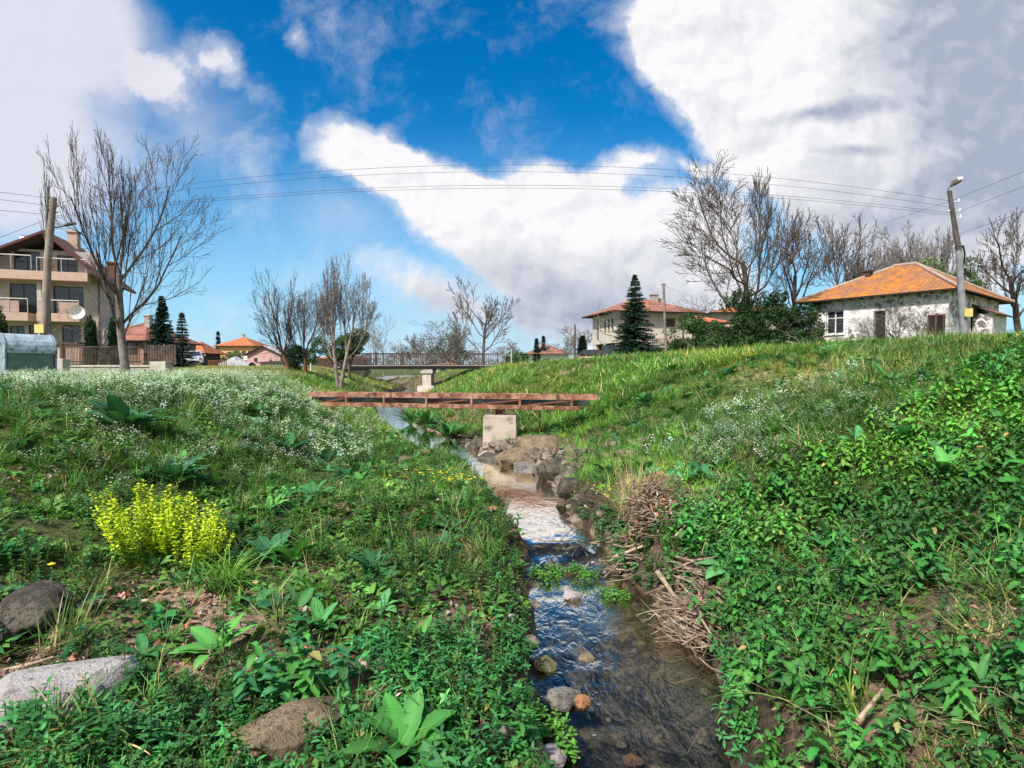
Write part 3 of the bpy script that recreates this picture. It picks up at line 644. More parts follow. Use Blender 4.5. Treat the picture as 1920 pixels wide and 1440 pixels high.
pts, px, py, d = field(14500, .8, 9, 1.0, 9.5, D_net, 102); clump = fbm(pts[:, 0], pts[:, 1], .45, 53); kc = clump > .31; pts, px, py, d, clump = pts[kc], px[kc], py[kc], d[kc], clump[kc]
br = np.clip(ell(px, py, 1640, 880, 260, 70) + ell(px, py, 1800, 800, 190, 60) + ell(px, py, 1450, 1000, 130, 70) * .6, 0, 1)
tn = tints(len(pts), 2, amt=.2) * (1 + br[:, None] * np.array([1.15, .6, .1])) * (0.35 + 1.0 * fbm(pts[:, 0], pts[:, 1], .7, 42))[:, None]
scat('nettle_ground_cover', nett, pts, np.random.default_rng(5).uniform(.55, 1.15, len(pts)) * (.55 + 1.1 * clump), tn, M_LEAF, 'dense leafy nettles covering the right bank', seed=13)
def D_herb(px, py, x, y, z, d):
    return (np.abs(d) > .05) * (1 - bare(px, py, x, y) * .92) * (.45 + .55 * (d < 0)) * np.clip((fbm(x, y, .5, 51) - .36) * 7, .38, 1)
pts, px, py, d = field(48000, -12, 10, 1.2, 12.5, D_herb, 103); k = offrocks(pts); pts, px, py, d = pts[k], px[k], py[k], d[k]
tn = tints(len(pts), 3, amt=.3) * (.25 + 1.05 * fbm(pts[:, 0], pts[:, 1], .8, 43))[:, None]
tn *= np.where(ell(px, py, 120, 850, 330, 260) > .3, 1.15, 1.0)[:, None] * np.array([1.1, 1, 1])
scat('herb_ground_cover', herb, pts, np.random.default_rng(6).uniform(.7, 1.7, len(pts)), tn, M_LEAF, 'low mixed herbs between the grasses', seed=14)
bweed = [rosette(R.choice((6, 8, 9)), R.uniform(.09, .15), R.uniform(.022, .034), R.choice([(.05, .18, .05), (.09, .26, .05), (.04, .14, .05)]), .8, 5, .10) for _ in range(9)]
def D_bw(px, py, x, y, z, d): return (np.abs(d) > .15) * ((d < 0) | (y > 3.6)) * (1 - bare(px, py, x, y) * .7) * np.clip((fbm(x, y, .9, 64) - .40) * 5, .1, 1)
pts, px, py, d = field(2600, -11, 9, 1.3, 12, D_bw, 121); k = offrocks(pts); pts = pts[k]
scat('broad_leaved_weeds', bweed, pts, np.random.default_rng(28).uniform(.6, 1.35, len(pts)), tints(len(pts), 28, amt=.25), M_LEAF, 'broad-leaved weeds dotted through the banks', seed=29)
tus = [tuft(34, R.uniform(.22, .34), .0035, (.10, .23, .045), .7, 1.0, .15, 4) for _ in range(6)]
def D_tu(px, py, x, y, z, d): return (np.abs(d) > .25) * (1 - bare(px, py, x, y) * .7) * (1 - .7 * (d > 0) * (px > 1400) * (py > 900)) * np.clip((fbm(x, y, .9, 65) - .42) * 6, .05, 1)
pts, px, py, d = field(1900, -11, 9, 1.6, 13, D_tu, 122); k = offrocks(pts); pts = pts[k]
scat('meadow_grass', tus, pts, np.random.default_rng(30).uniform(.6, 1.3, len(pts)), tints(len(pts), 30, amt=.25), M_LEAF, 'taller grass tussocks standing out of the herbs', seed=31)
def D_fh(px, py, x, y, z, d): return (np.abs(d) > .05) * (1 - bare(px, py, x, y) * .85) * np.clip((fbm(x, y, .6, 61) - .42) * 8, .05, 1) * (.8 - .35 * (d > 0) * (px > 1350))
pts, px, py, d = field(34000, -12, 10, 1.2, 11, D_fh, 120); k = offrocks(pts); pts = pts[k]
scat('weedy_ground_cover', fineh, pts, np.random.default_rng(26).uniform(.7, 1.5, len(pts)), tints(len(pts), 26, amt=.3) * (.4 + 1.1 * fbm(pts[:, 0], pts[:, 1], .7, 62))[:, None], M_LEAF, 'fine-leaved weeds mixed among the herbs', seed=27)
def D_gn(px, py, x, y, z, d):
    return np.clip((d < -.1) * (.22 + .5 * ell(px, py, 250, 800, 500, 180)) + (d > .15) * (.35 + .65 * (py < 1000 - (px - 1250) * .4)) + (py > 1270) * (px > 1560) * .6, 0, 1) * (1 - bare(px, py, x, y) * .8) * np.clip((fbm(x, y, .7, 52) - .38) * 7, .2, 1)
pts, px, py, d = field(52000, -13, 12, 1.2, 13, D_gn, 104); k = offrocks(pts); pts, px, py, d = pts[k], px[k], py[k], d[k]
lime = np.clip(ell(px, py, 1200, 850, 170, 130) + ell(px, py, 1080, 790, 120, 60), 0, 1) * (d > 0); dryz = np.clip(ell(px, py, 1700, 680, 450, 60) + ell(px, py, 1500, 720, 300, 40) * .6, 0, 1)
tn = tints(len(pts), 4, amt=.22) * (.3 + 1.15 * fbm(pts[:, 0], pts[:, 1], .9, 44))[:, None] * (1 + lime[:, None] * np.array([.5, .55, .15])) * (1 + .2 * (d > 0))[:, None] * (1 + dryz[:, None] * np.array([1.1, .35, .6]))
scat('meadow_grass', gnear + gfine, pts, np.random.default_rng(7).uniform(.7, 1.5, len(pts)), tn, M_LEAF, 'green grass growing on both banks of the stream', seed=15)
def D_gf(px, py, x, y, z, d): return (np.abs(d) > .2) * np.clip(1.3 - y / 70, .25, 1)
pts, px, py, d = field(80000, -60, 60, 12, 62, D_gf, 105, 1.6)
slope = pts[:, 2] < np.where(d < 0, 1.42, 1.9 + .05 * pts[:, 0])
tn = tints(len(pts), 5, amt=.2) * (.35 + 1.05 * fbm(pts[:, 0], pts[:, 1], 1.8, 45))[:, None]
ye = (fbm(pts[:, 0], pts[:, 1], 2.2, 46) - .47) * 3.2; tn *= (1 + np.clip(ye, 0, 1)[:, None] * np.array([1.6, .7, .4])) * np.array([1.2, 1.25, 1.15])
scat('slope_grass', gfar, pts[slope], np.random.default_rng(8).uniform(.7, 1.4, slope.sum()), tn[slope], M_LEAF, 'tall green grass on the distant valley sides', seed=16)
def noroad(p): return ~((p[:, 0] < -12) & (p[:, 1] > 36) & (p[:, 1] < 60) & (p[:, 0] > -60) & (fbm(p[:, 0], p[:, 1], 3, 9) > .2))
kk = (~slope)
scat('lawn_grass', glawn, pts[kk], np.random.default_rng(9).uniform(.8, 1.6, kk.sum()), tn[kk], M_LEAF, 'short pale green grass on the level ground beyond the banks', seed=17)
def D_lawn(px, py, x, y, z, d): return (d > .2) * (z > 1.7) * 1.0
pts, px, py, d = field(26000, 1, 18, 6, 22, D_lawn, 106)
dz_ = np.clip((fbm(pts[:, 0], pts[:, 1], 1.1, 47) - .40) * 6, 0, 1)[:, None]
scat('lawn_grass', glawn, pts, np.random.default_rng(10).uniform(.6, 1.2, len(pts)), tints(len(pts), 6, amt=.2) * (1 + dz_ * np.array([.55, .1, .3])), M_LEAF, 'short grass with straw coloured patches along the right crest', seed=18)
def D_w(px, py, x, y, z, d):
    return np.clip(ell(px, py, 430, 790, 270, 115) * 1.15 + ell(px, py, 200, 730, 260, 50) * .9 + ell(px, py, 120, 880, 200, 130) * .22 + (d > 0) * (ell(px, py, 1420, 860, 170, 90) * .7 + ell(px, py, 1330, 930, 80, 60) * .8 + ell(px, py, 1550, 760, 200, 60) * .4), 0, 1) * np.clip((fbm(x, y, .6, 63) - .36) * 6, .08, 1)
pts, px, py, d = field(30000, -14, 8, 2.5, 16, D_w, 107)
nr = pts[:, 1] < 7.5
tw = tints(len(pts), 7, amt=.06)
scat('white_wildflowers', wfl, pts[nr], np.random.default_rng(12).uniform(.8, 1.4, nr.sum()), tw[nr], M_LEAF, 'sprays of tiny white wildflowers nearer on the banks', seed=19)
scat('white_wildflowers', wfl_far, pts[~nr], np.random.default_rng(13).uniform(.8, 1.3, (~nr).sum()), tw[~nr], M_LEAF, 'carpet of tiny white wildflowers on the top of the left bank', seed=20)
def D_l(px, py, x, y, z, d): return np.clip(bare(px, py, x, y) * 1.0 + (fbm(x, y, .4, 33) > .62) * .25, 0, 1) * (np.abs(d) > 0)
pts, px, py, d = field(150000, -8, 3, 1.2, 12, D_l, 108); k = offrocks(pts); pts = pts[k]
scat('leaf_litter', lit, pts, np.random.default_rng(14).uniform(.7, 1.5, len(pts)), tints(len(pts), 8, amt=.2), M_DRY, 'dry brown leaves lying in the bare gaps of the bank', tilt=.4, seed=21)
def D_s(px, py, x, y, z, d): return np.clip(bare(px, py, x, y) * .35 + (d > 0) * (py > 1000) * .12 + ell(px, py, 1780, 1400, 260, 100) * .9 + ell(px, py, 1740, 1230, 120, 60) * .9, 0, 1)
pts, px, py, d = field(11000, -7, 6, 1.2, 9, D_s, 109)
pts[:, 2] += np.where(d > 0, .10, .01)
scat('dry_stems', drys, pts, np.random.default_rng(15).uniform(.6, 1.3, len(pts)), tints(len(pts), 9, amt=.2), M_DRY, 'bent straw coloured stalks lying over the plants', tilt=.3, seed=22)
gdry = [tuft(12, .18, .002, (.30, .30, .12), .9, 1.2, .5) for _ in range(5)]
def D_dg(px, py, x, y, z, d): return ell(px, py, 1800, 1420, 260, 90) * .9 + ell(px, py, 1870, 1180, 90, 110) * .5
pts, px, py, d = field(3500, 1, 5, 1.0, 4, D_dg, 110)
scat('dry_grass', gdry, pts, np.random.default_rng(16).uniform(.7, 1.3, len(pts)), tints(len(pts), 10, amt=.2), M_LEAF, 'yellowing grass in the lower right corner', seed=23)

# ------------------------------------------------------------------ single plants (things)
def plant(name, proto, px, py, s_, label, cat, group=None, hit=None, m=M_LEAF, stem=None):
    V, T, C = proto; p = hit if hit is not None else ground_hit(px, py)
    me = fast_mesh(name, V * s_, T); set_col(me, np.clip(C, 0, .95)); o = link(name, me, None, [m]); o.location = p; return tag(o, label, cat, group)
DG = 'broad-leaved docks on the banks'; DK = (.035, .12, .05); DB = (.07, .24, .05)
plant('dock_plant', rosette(13, .22, .055, DB, .95, 7, .10, .15, .4), 755, 1415, 1, 'big bright green dock at the bottom centre, its leaves fully spread', 'plant', DG)
plant('dock_plant', rosette(14, .30, .07, DK, .9, 6, .1), 235, 815, 1.5, 'large dark dock clump on top of the left bank', 'plant', DG)
plant('dock_plant', rosette(11, .24, .055, DK, .8, 6, .1), 330, 905, 1.2, 'dark dock just behind the yellow-green flowers', 'plant', DG)
plant('dock_plant', rosette(10, .2, .05, (.04, .15, .06), .8, 6, .1), 510, 1050, 1, 'dark dock right of the yellow-green flowers above the grass tuft', 'plant', DG)
plant('dock_plant', rosette(10, .16, .04, MINT, .8, 6, .1), 600, 1180, 1, 'green dock in the middle of the mint', 'plant', DG)
plant('dock_plant', rosette(8, .15, .035, (.05, .17, .06), .7, 6, .1), 215, 1385, 1, 'low dock with two wide leaves beside the pale slab', 'plant', DG)
plant('dock_plant', rosette(11, .22, .05, (.075, .24, .05), 1.0, 6, .08), 1770, 900, 1, 'tall pale dock standing out of the nettles at right', 'plant', DG)
plant('dock_plant', rosette(9, .22, .05, (.06, .2, .06), 1.0, 6, .08), 1690, 835, 1, 'grey-green dock above the tall pale one', 'plant', DG)
plant('dock_plant', rosette(8, .22, .055, (.05, .19, .06), 1.1, 6, .08), 1465, 945, 1, 'rounded green dock at the upper edge of the nettles', 'plant', DG)
plant('dock_plant', rosette(7, .14, .045, (.09, .26, .09), .9, 6, .08), 1372, 1075, 1.3, 'pale dock right of the large heap of sticks', 'plant', DG)
plant('dock_plant', rosette(7, .20, .04, (.05, .2, .06), 1.1, 6, .08), 1555, 1040, 1, 'narrow-leaved dock in the middle of the nettles', 'plant', DG)
plant('dock_plant', rosette(6, .13, .022, (.10, .24, .08), 1.2, 6, .05), 1838, 1300, 1, 'upright pale dock leaf at the right edge of the picture', 'plant', DG)
for i, (a, b_, lb) in enumerate([(755, 822, 'dark dock under the pipe bridge beside the far water'), (540, 850, 'dark dock at the foot of the left bank slope'), (660, 905, 'dark dock halfway between the slope and the stream'), (1210, 760, 'dark leafy weed below the right end of the pipe bridge'), (1260, 700, 'dark leafy weed on the right crest'), (1365, 705, 'dark leafy weed on the right bank top below the bushes'), (700, 1080, 'dock among the mint left of the cascade')]):
    plant('dock_plant', rosette(11, .22, .05, (.03, .12, .04), .9, 5, .1), a, b_, 1.3 if b_ < 1000 else .8, lb, 'plant', DG)
def spurge():
    p = PB(); q = ground_hit(335, 1050)
    CL_ = [(R.uniform(-.46, .46), R.uniform(-.3, .35), R.uniform(.6, 1.35)) for _ in range(22)]
    for i in range(190):
        k_ = R.choice(CL_); x, y = k_[0] * .68 + R.gauss(0, .045), k_[1] * .8 + R.gauss(0, .05); rr = math.hypot(x / .5, y / .45); h = R.uniform(.20, .36) * k_[2] * (1.15 if x < -.05 else .95); lx, ly = x * .35 + R.gauss(0, .02), y * .3 + R.gauss(0, .02)
        gg = gz(q.x + x, q.y + y) - q.z
        p.stem([(x, y, gg), (x + lx * .5, y + ly * .5, gg + h * .5), (x + lx, y + ly, gg + h)], .003, (.20, .26, .04))
        n = int(h * 95)
        for k in range(n):
            t_ = (k + 1) / n; c = (.60, .72, .03) if t_ > .35 else (.16, .30, .03)
            V, T = leafgeo(R.uniform(.02, .032), R.uniform(.008, .012), .1, .1, 0, 2); V = V @ rotx(R.uniform(-.1, .9)).T @ rotz(k * 2.4 + R.uniform(-.3, .3)).T
            p.add(V + np.array([x + lx * t_, y + ly * t_, gg + h * t_]) + np.array([R.gauss(0, .008), R.gauss(0, .008), 0]), T, jit(c, .18))
    return p.get()
plant('yellow_flower_clump', spurge(), 335, 1050, 1, 'bright yellow-green flowering clump on the left bank', 'flowers')
plant('grass_tuft', tuft(150, .42, .0048, (.17, .34, .05), .9, 1.5, .08, 5), 425, 1100, 1, 'long arching bright grass tuft below the yellow-green flowers', 'grass tuft')
plant('grass_tuft', tuft(46, .40, .0035, (.14, .25, .06), .35, .5, .25, 5), 135, 1215, 1, 'upright grass tuft beside the dark boulder', 'grass tuft')
plant('grass_tuft', tuft(60, .30, .004, (.15, .28, .07), 1.0, 1.0, .3, 4), 1880, 1130, 1, 'spiky grass tuft at the right edge above the yellowing grass', 'grass tuft')
plant('grass_tuft', tuft(40, .16, .006, (.12, .28, .09), .9, .5, 0, 4), 735, 1255, 1, 'short broad-bladed tuft beside the orange dry leaves', 'grass tuft')
plant('grass_tuft', tuft(34, .17, .005, (.13, .30, .12), .35, .4, 0, 4), 885, 1225, 1, 'upright blue-green tuft left of the pool', 'grass tuft')
plant('grass_tuft', tuft(90, .30, .0045, (.05, .14, .04), .9, 1.1, .15, 4), 935, 1010, 1, 'dark grass tuft hanging over the water before the cascade', 'grass tuft')
def comfrey():
    p = PB()
    for i in range(16):
        V, T, C = sprig(R.uniform(.16, .30), R.uniform(.075, .105), R.uniform(.02, .028), 5, (.045, .18, .07) if i < 8 else (.075, .25, .05), .5, .6, .25, seg=5)
        o = np.array([R.uniform(-.20, .22), R.uniform(-.10, .16), 0]); p.add(V + o, T, (0, 0, 0)); p.C[-1] = C
    return p.get()
plant('leafy_herb', comfrey(), 555, 1320, 1, 'tall leafy herb with pointed green leaves above the brown speckled rock', 'plant')
def cress(n, r_):
    p = PB()
    for i in range(n):
        V, T, C = sprig(R.uniform(.05, .10), R.uniform(.028, .04), R.uniform(.010, .014), 4, (.10, .27, .04), .3, .7, .5)
        a = R.uniform(0, 6.28); rr = math.sqrt(R.random()) * r_; p.add(V + np.array([math.cos(a) * rr, math.sin(a) * rr, 0]), T, (0, 0, 0)); p.C[-1] = C
    return p.get()
WG = 'water plants growing in the stream'
for (a, b_, Y, n, r_, lb) in [(1025, 1085, 4.78, 34, .15, 'largest bright water plant below the cascade'), (1100, 1092, 4.75, 14, .08, 'small water plant right of the largest one'), (1075, 1085, 4.85, 10, .06, 'tiny water plant between its two bigger neighbours'),
        (1155, 1125, 4.35, 20, .11, 'water plant at the right edge of the ripples'), (1050, 1400, 2.7, 10, .07, 'water plant right of the grey pointed stone'), (1000, 1408, 2.65, 9, .06, 'small water plant left of its twin by the pointed stone'), (1012, 1350, 2.85, 6, .03, 'single sprig in the water below the grey and orange stone'), (1062, 1432, 2.55, 9, .05, 'water plant beside the pale bottom stone')]:
    q = P(a, b_, Y); q.z = wlev(Y) - .02; plant('water_plant', cress(n, r_), 0, 0, 1, lb, 'water plant', WG, hit=q)
def yfl(n, rx, ry):
    p = PB()
    for i in range(n):
        x, y = R.gauss(0, rx), R.gauss(0, ry); h = R.uniform(.10, .2); p.stem([(x, y, 0), (x, y, h)], .002, (.1, .2, .05))
        V = np.array([(0, 0, .5)] + [(math.cos(k * .785), math.sin(k * .785), 0) for k in range(8)]) * R.uniform(.012, .018) + np.array([x, y, h]); p.add(V, np.array([(0, 1 + k, 1 + (k + 1) % 8) for k in range(8)]), (.80, .58, .02))
    return p.get()
for (n_, a_, b_, lb_) in ((60, 832, 915, 'small yellow blossoms in the grass left of the stream bend'), (10, 1145, 945, 'few yellow blossoms behind the large heap of sticks')):
    o = plant('yellow_wildflowers', yfl(n_, .22, .14) if n_ > 20 else yfl(n_, .1, .1), a_, b_, 1, lb_, None); o['kind'] = 'stuff'
plant('yellow_buttercup', yfl(1, .001, .001), 98, 1150, 1.6, 'single yellow blossom by the dark boulder', 'flower')
# ------------------------------------------------------------------ driftwood
M_STICK = mat('dry_sticks', (.38, .27, .19), .85, (.16, .10, .065), 9, (.35, .65), col3=(.45, .38, .30), scale3=14, bump=.6, bscale=200); M_STICKP = mat('pale_stick', (.50, .38, .27), .85, (.32, .22, .14), 25, bump=.6, bscale=160)
def heap(name, q, n, L, dirx, spread, hgt_, label, leaves=60, reeds=0):
    t_ = thing(name, label, 'heap of sticks', q)
    m = MB()
    for i in range(n):
        c = Vector((R.gauss(0, spread[0]), R.gauss(0, spread[1]), 0)); fall = math.exp(-(c.x / spread[0]) ** 2 * .5 - (c.y / spread[1]) ** 2 * .5); z = gz(q.x + c.x, q.y + c.y) - q.z
        c.z = max(z, -q.z + .03) + R.uniform(0, hgt_) * fall + .02; a = dirx + R.gauss(0, .45); l_ = L * R.uniform(.4, 1.2); d = Vector((math.cos(a), math.sin(a), R.gauss(0, .18))) * l_ / 2
        k = Vector((R.gauss(0, .03), R.gauss(0, .03), R.gauss(0, .03))); r_ = R.choice((.0015, .002, .0025, .003, .004, .005, .009))
        m.tube([c - d, c + k, c + d], [r_, r_ * .9, r_ * .6], 5)
    m.build('sticks', M_STICK, t_)
    p = []
    for i in range(leaves): p.append((R.gauss(0, spread[0] * .75), R.gauss(0, spread[1] * .75), R.uniform(.3, 1) * hgt_))
    p = np.array(p); g = np.array([gz(q.x + a, q.y + b_) - q.z for a, b_, _ in p]); p[:, 2] = np.maximum(g, -q.z + .02) + p[:, 2] * np.exp(-(p[:, 0] / spread[0]) ** 2 * .5)
    scat('dry_leaves', lit, p, np.full(len(p), 1.2), tints(len(p), 31, amt=.2), M_DRY, None, tilt=.8, parent=t_, seed=int(q.x * 100) % 97 + 3)
    if reeds:
        V, T, C = tuft(reeds, .72, .0026, (.5, .42, .27), 1.0, .5, 1, 4); mm = fast_mesh('dry_reeds', V, T); set_col(mm, C); o = link('dry_reeds', mm, t_, [M_DRY]); o.location = (-.05, .25, .02)
    return t_
q = ground_hit(1218, 990); heap('stick_heap', q, 280, .32, .15, (.15, .10), .40, 'large heap of flood-washed sticks, reeds and leaves above the cascade', 420, 240)
q = ground_hit(1300, 1180); q.z = gz(q.x, q.y); heap('stick_heap', q, 320, .36, -1.0, (.09, .17), .18, 'long bundle of thin brown sticks at the right edge of the pool', 30)
def stick(name, pts, r_, label, m=M_STICKP):
    o = MB().tube([p for p in pts], [r_ * (1 - .5 * i / (len(pts) - 1)) for i in range(len(pts))], 7).build(name, m); return tag(o, label, 'branch')
stick('fallen_branch', [P(945, 1052, 5.35), P(1003, 1024, 5.45), P(1060, 1030, 5.4), P(1110, 1018, 5.4), P(1180, 1000, 5.4)], .011, 'thin pale branch lying across the stream above the cascade')
stick('fallen_branch', [P(1022, 1045, 5.2), P(1052, 1012, 5.4), P(1080, 985, 5.6)], .006, 'dark twig sticking out of the water by the cascade', M_DARKWOOD)
stick('fallen_branch', [P(1150, 1045, 4.7), P(1210, 1022, 4.7), P(1280, 990, 4.75), P(1338, 980, 4.8)], .014, 'long pale branch leaning on the large heap of sticks')
stick('fallen_branch', [P(1232, 1070, 4.1), P(1262, 1115, 4.05), P(1300, 1150, 4.0)], .02, 'thick pale branch at the head of the stick bundle')
stick('fallen_branch', [P(1598, 1366, 2.0), P(1655, 1292, 2.1)], .011, 'short thick pale stick lying on the nettles at lower right')
stick('fallen_branch', [P(-10, 1262, 2.5), P(60, 1245, 2.55), P(100, 1232, 2.6)], .012, 'pale stick lying on the pale slab')
stick('reed_stalk', [ground_hit(938, 925), ground_hit(938, 925) + Vector((0, 0, .38))], .008, 'upright pale stalk standing in the stream')
for (a, b_, dx, lb) in [(1330, 1200, .2, 'bent grey twig hanging at the right end of the bundle'), (1290, 1030, .25, 'pale twig pointing out of the bank below the large heap')]:
    q = ground_hit(a, b_); stick('fallen_branch', [q + Vector((-.1, 0, .1)), q + Vector((0, .02, .2)), q + Vector((dx * .6, 0, .16)), q + Vector((dx, -.05, .02))], .008, lb)
# ------------------------------------------------------------------ trees
def tubes(polys, rad, n, name, m, parent):
    """polys: list of (k,3) arrays, rad: list of (k,) arrays, all merged into one mesh"""
    Vs = []; Ts = []; base = 0; by = {}
    for p, r_ in zip(polys, rad): by.setdefault(len(p), []).append((p, r_))
    for k, lst in by.items():
        Pp = np.array([a for a, _ in lst]); Rr = np.array([b_ for _, b_ in lst]); N = len(Pp)
        D = np.gradient(Pp, axis=1); D /= np.linalg.norm(D, axis=2, keepdims=True) + 1e-9
        ref = np.where(np.abs(D[:, :1, 2:3]) > .8, np.array([[[1., 0, 0]]]), np.array([[[0, 0, 1.]]]))
        A = np.cross(D, np.broadcast_to(ref, D.shape)); A /= np.linalg.norm(A, axis=2, keepdims=True) + 1e-9; B = np.cross(D, A)
        th = np.arange(n) * 2 * np.pi / n
        V = Pp[:, :, None] + (A[:, :, None] * np.cos(th)[None, None, :, None] + B[:, :, None] * np.sin(th)[None, None, :, None]) * Rr[:, :, None, None]
        i = np.arange(N * k * n).reshape(N, k, n); a, b_, c, d = i[:, :-1], np.roll(i, -1, 2)[:, :-1], np.roll(i, -1, 2)[:, 1:], i[:, 1:]
        Ts.append(np.stack([a, b_, c, d], -1).reshape(-1, 4) + base); Vs.append(V.reshape(-1, 3)); base += N * k * n
    V = np.concatenate(Vs); T = np.concatenate(Ts); me = fast_mesh(name, V, T, 4)
    me.polygons.foreach_set('use_smooth', np.ones(len(T), bool)); return link(name, me, parent, [m])
def branches(seed, trunk=.32, nb=(7, 6, 5, 4), ang=(.75, .6, .6, .6), ratio=(.75, .5, .45, .4), up=.25, wob=.12, r0=.02, tmin=.25, lean=(0, 0), forks=1, rmin=.0012, first=.3):
    g = random.Random(seed); out = []
    def grow(p, d, L, r_, lev):
        k = 7 if lev < 2 else (5 if lev == 2 else 4); pts = [np.array(p)]; d = np.array(d, float); d /= np.linalg.norm(d)
        for i in range(k - 1):
            d = d + np.array([g.gauss(0, wob), g.gauss(0, wob), g.gauss(0, wob * .6) + up * (.35 if lev else .5) * (1 if lev else .3)]); d /= np.linalg.norm(d); pts.append(pts[-1] + d * L / (k - 1))
        rr = np.maximum(r_ * (1 - np.linspace(0, 1, k) * (.55 if lev else .35)), rmin); out.append((lev, np.array(pts), rr))
        if lev >= len(nb): return
        n = nb[lev]; ph = g.uniform(0, 6.28)
        for i in range(n):
            t0 = first if lev == 0 else tmin; t_ = t0 + (1 - t0) * (i + g.uniform(.2, .9)) / n; j = min(int(t_ * (k - 1)), k - 2); f = t_ * (k - 1) - j
            q = pts[j] * (1 - f) + pts[j + 1] * f; dd = pts[j + 1] - pts[j]; dd /= np.linalg.norm(dd)
            ph += 2.4 + g.uniform(-.4, .4); a = ang[lev] * g.uniform(.65, 1.3)
            ref = np.array([1., 0, 0]) if abs(dd[2]) > .7 else np.array([0, 0, 1.]); s_ = np.cross(dd, ref); s_ /= np.linalg.norm(s_); s2 = np.cross(dd, s_)
            nd = dd * math.cos(a) + (s_ * math.cos(ph) + s2 * math.sin(ph)) * math.sin(a)
            grow(q, nd, L * ratio[lev] * g.uniform(.7, 1.15) * (1.15 - .45 * t_ if lev else 1), max(rr[j] * g.uniform(.34, .56), rmin), lev + 1)
    base = (0, 0, 0)
    for f in range(forks):
        a = 6.28 * f / forks + g.uniform(0, .6); s_ = .0 if forks == 1 else .22
        grow((math.cos(a) * .01 * (forks > 1), math.sin(a) * .01 * (forks > 1), 0), (lean[0] + s_ * math.cos(a), lean[1] + s_ * math.sin(a), 1), trunk, r0, 0)
    return out
def bare_tree(name, px, ybase, ytop, wpx, Y, seed, label, m=None, m2=None, group=None, z=None, cat='tree', twig=1., **kw):
    x = (px - 960) / F * Y; zb = gz(x, Y) if z is None else z; top = P(px, ytop, Y).z; H = top - zb + .1
    kw.setdefault('rmin', .00062 * twig); out = branches(seed, **kw)
    allp = np.concatenate([p for _, p, _ in out]); zs = H / np.percentile(allp[:, 2], 99.8); wl_, wr_ = (wpx if isinstance(wpx, tuple) else (wpx / 2, wpx / 2)); sl = (wl_ / F * Y) / max(.05, -np.percentile(allp[:, 0], .5)); sr_ = (wr_ / F * Y) / max(.05, np.percentile(allp[:, 0], 99.5)); ws = (sl + sr_) / 2
    class _S:
        def __rmul__(s_, p): h = np.clip(p[:, 0:1] / .12 * .5 + .5, 0, 1); return p * np.concatenate([s_.sl + (s_.sr - s_.sl) * h, np.full_like(h, s_.ws), np.full_like(h, s_.zs)], 1)
    _S.__array_ufunc__ = None; S = _S()
    for it in range(5):
        ws = (sl + sr_) / 2 * .85; S.sl, S.sr, S.ws, S.zs = sl, sr_, ws, zs; q_ = allp * S; qx, qy = proj(x + q_[:, 0], Y + q_[:, 1], zb - .1 + q_[:, 2])
        sl *= max(.6, min(1.6, wl_ / max(3., px - np.percentile(qx, .6)))); sr_ *= max(.6, min(1.6, wr_ / max(3., np.percentile(qx, 99.4) - px))); zs *= max(.7, min(1.4, (ybase - ytop) / max(3., ybase - np.percentile(qy, .15))))
    t_ = thing(name, label, cat, (x, Y, zb - .1), 0, group)
    tr_ = [(p * S, r_ * zs) for l_, p, r_ in out if l_ == 0]; cr = [(l_, p * S, r_ * zs) for l_, p, r_ in out if l_ > 0]
    tr_ = [(p, np.concatenate([[r_[0] * 1.35], r_[1:]])) for p, r_ in tr_]
    tubes([a for a, _ in tr_], [b_ for _, b_ in tr_], 8, 'trunk', m or M_BARK, t_)
    big = [(a, b_) for l_, a, b_ in cr if l_ == 1]; sm = [(a, b_) for l_, a, b_ in cr if l_ > 1]
    polys = [a for a, _ in big + sm]; rads = [b_ for _, b_ in big + sm]
    tubes(polys, rads, 4, 'crown', m2 or m or M_BARK, t_)
    return t_
def cloudleaf(n, blobs_, size, c, seed, shell=.5, flat=.0):
    """leaf clumps spread through lobes (x,y,z,rx,ry,rz)"""
    g = np.random.default_rng(seed); vol = np.array([b_[3] * b_[4] * b_[5] for b_ in blobs_]); wh = g.choice(len(blobs_), n, p=vol / vol.sum()); B_ = np.array(blobs_)[wh]
    d = g.normal(0, 1, (n, 3)); d /= np.linalg.norm(d, axis=1, keepdims=True); rr = g.uniform(shell, 1.08, n)[:, None] ** .8
    ctr = B_[:, :3] + d * rr * B_[:, 3:]
    lump = np.array([mnoise.noise(Vector(q) * (1.4 / max(.5, float(np.mean(vol)) ** .33))) for q in ctr]); keep = lump > -.22; ctr = ctr[keep]; n = len(ctr); lump = lump[keep]
    u = g.normal(0, 1, (n, 3)); u /= np.linalg.norm(u, axis=1, keepdims=True); v = np.cross(u, g.normal(0, 1, (n, 3))); v /= np.linalg.norm(v, axis=1, keepdims=True)
    s_ = size * g.uniform(.6, 1.4, (n, 1)); V = np.stack([ctr - u * s_, ctr + v * s_ * .45, ctr + u * s_, ctr - v * s_ * .45], 1).reshape(-1, 3)
    b4 = np.arange(n)[:, None] * 4; T = np.concatenate([b4 + np.array([0, 1, 2]), b4 + np.array([0, 2, 3])]); k = (1 + lump * .9 + g.normal(0, .18, n))[:, None]
    C = np.repeat(np.clip(np.array(c) * k, 0, 1), 4, 0); return V, T, C
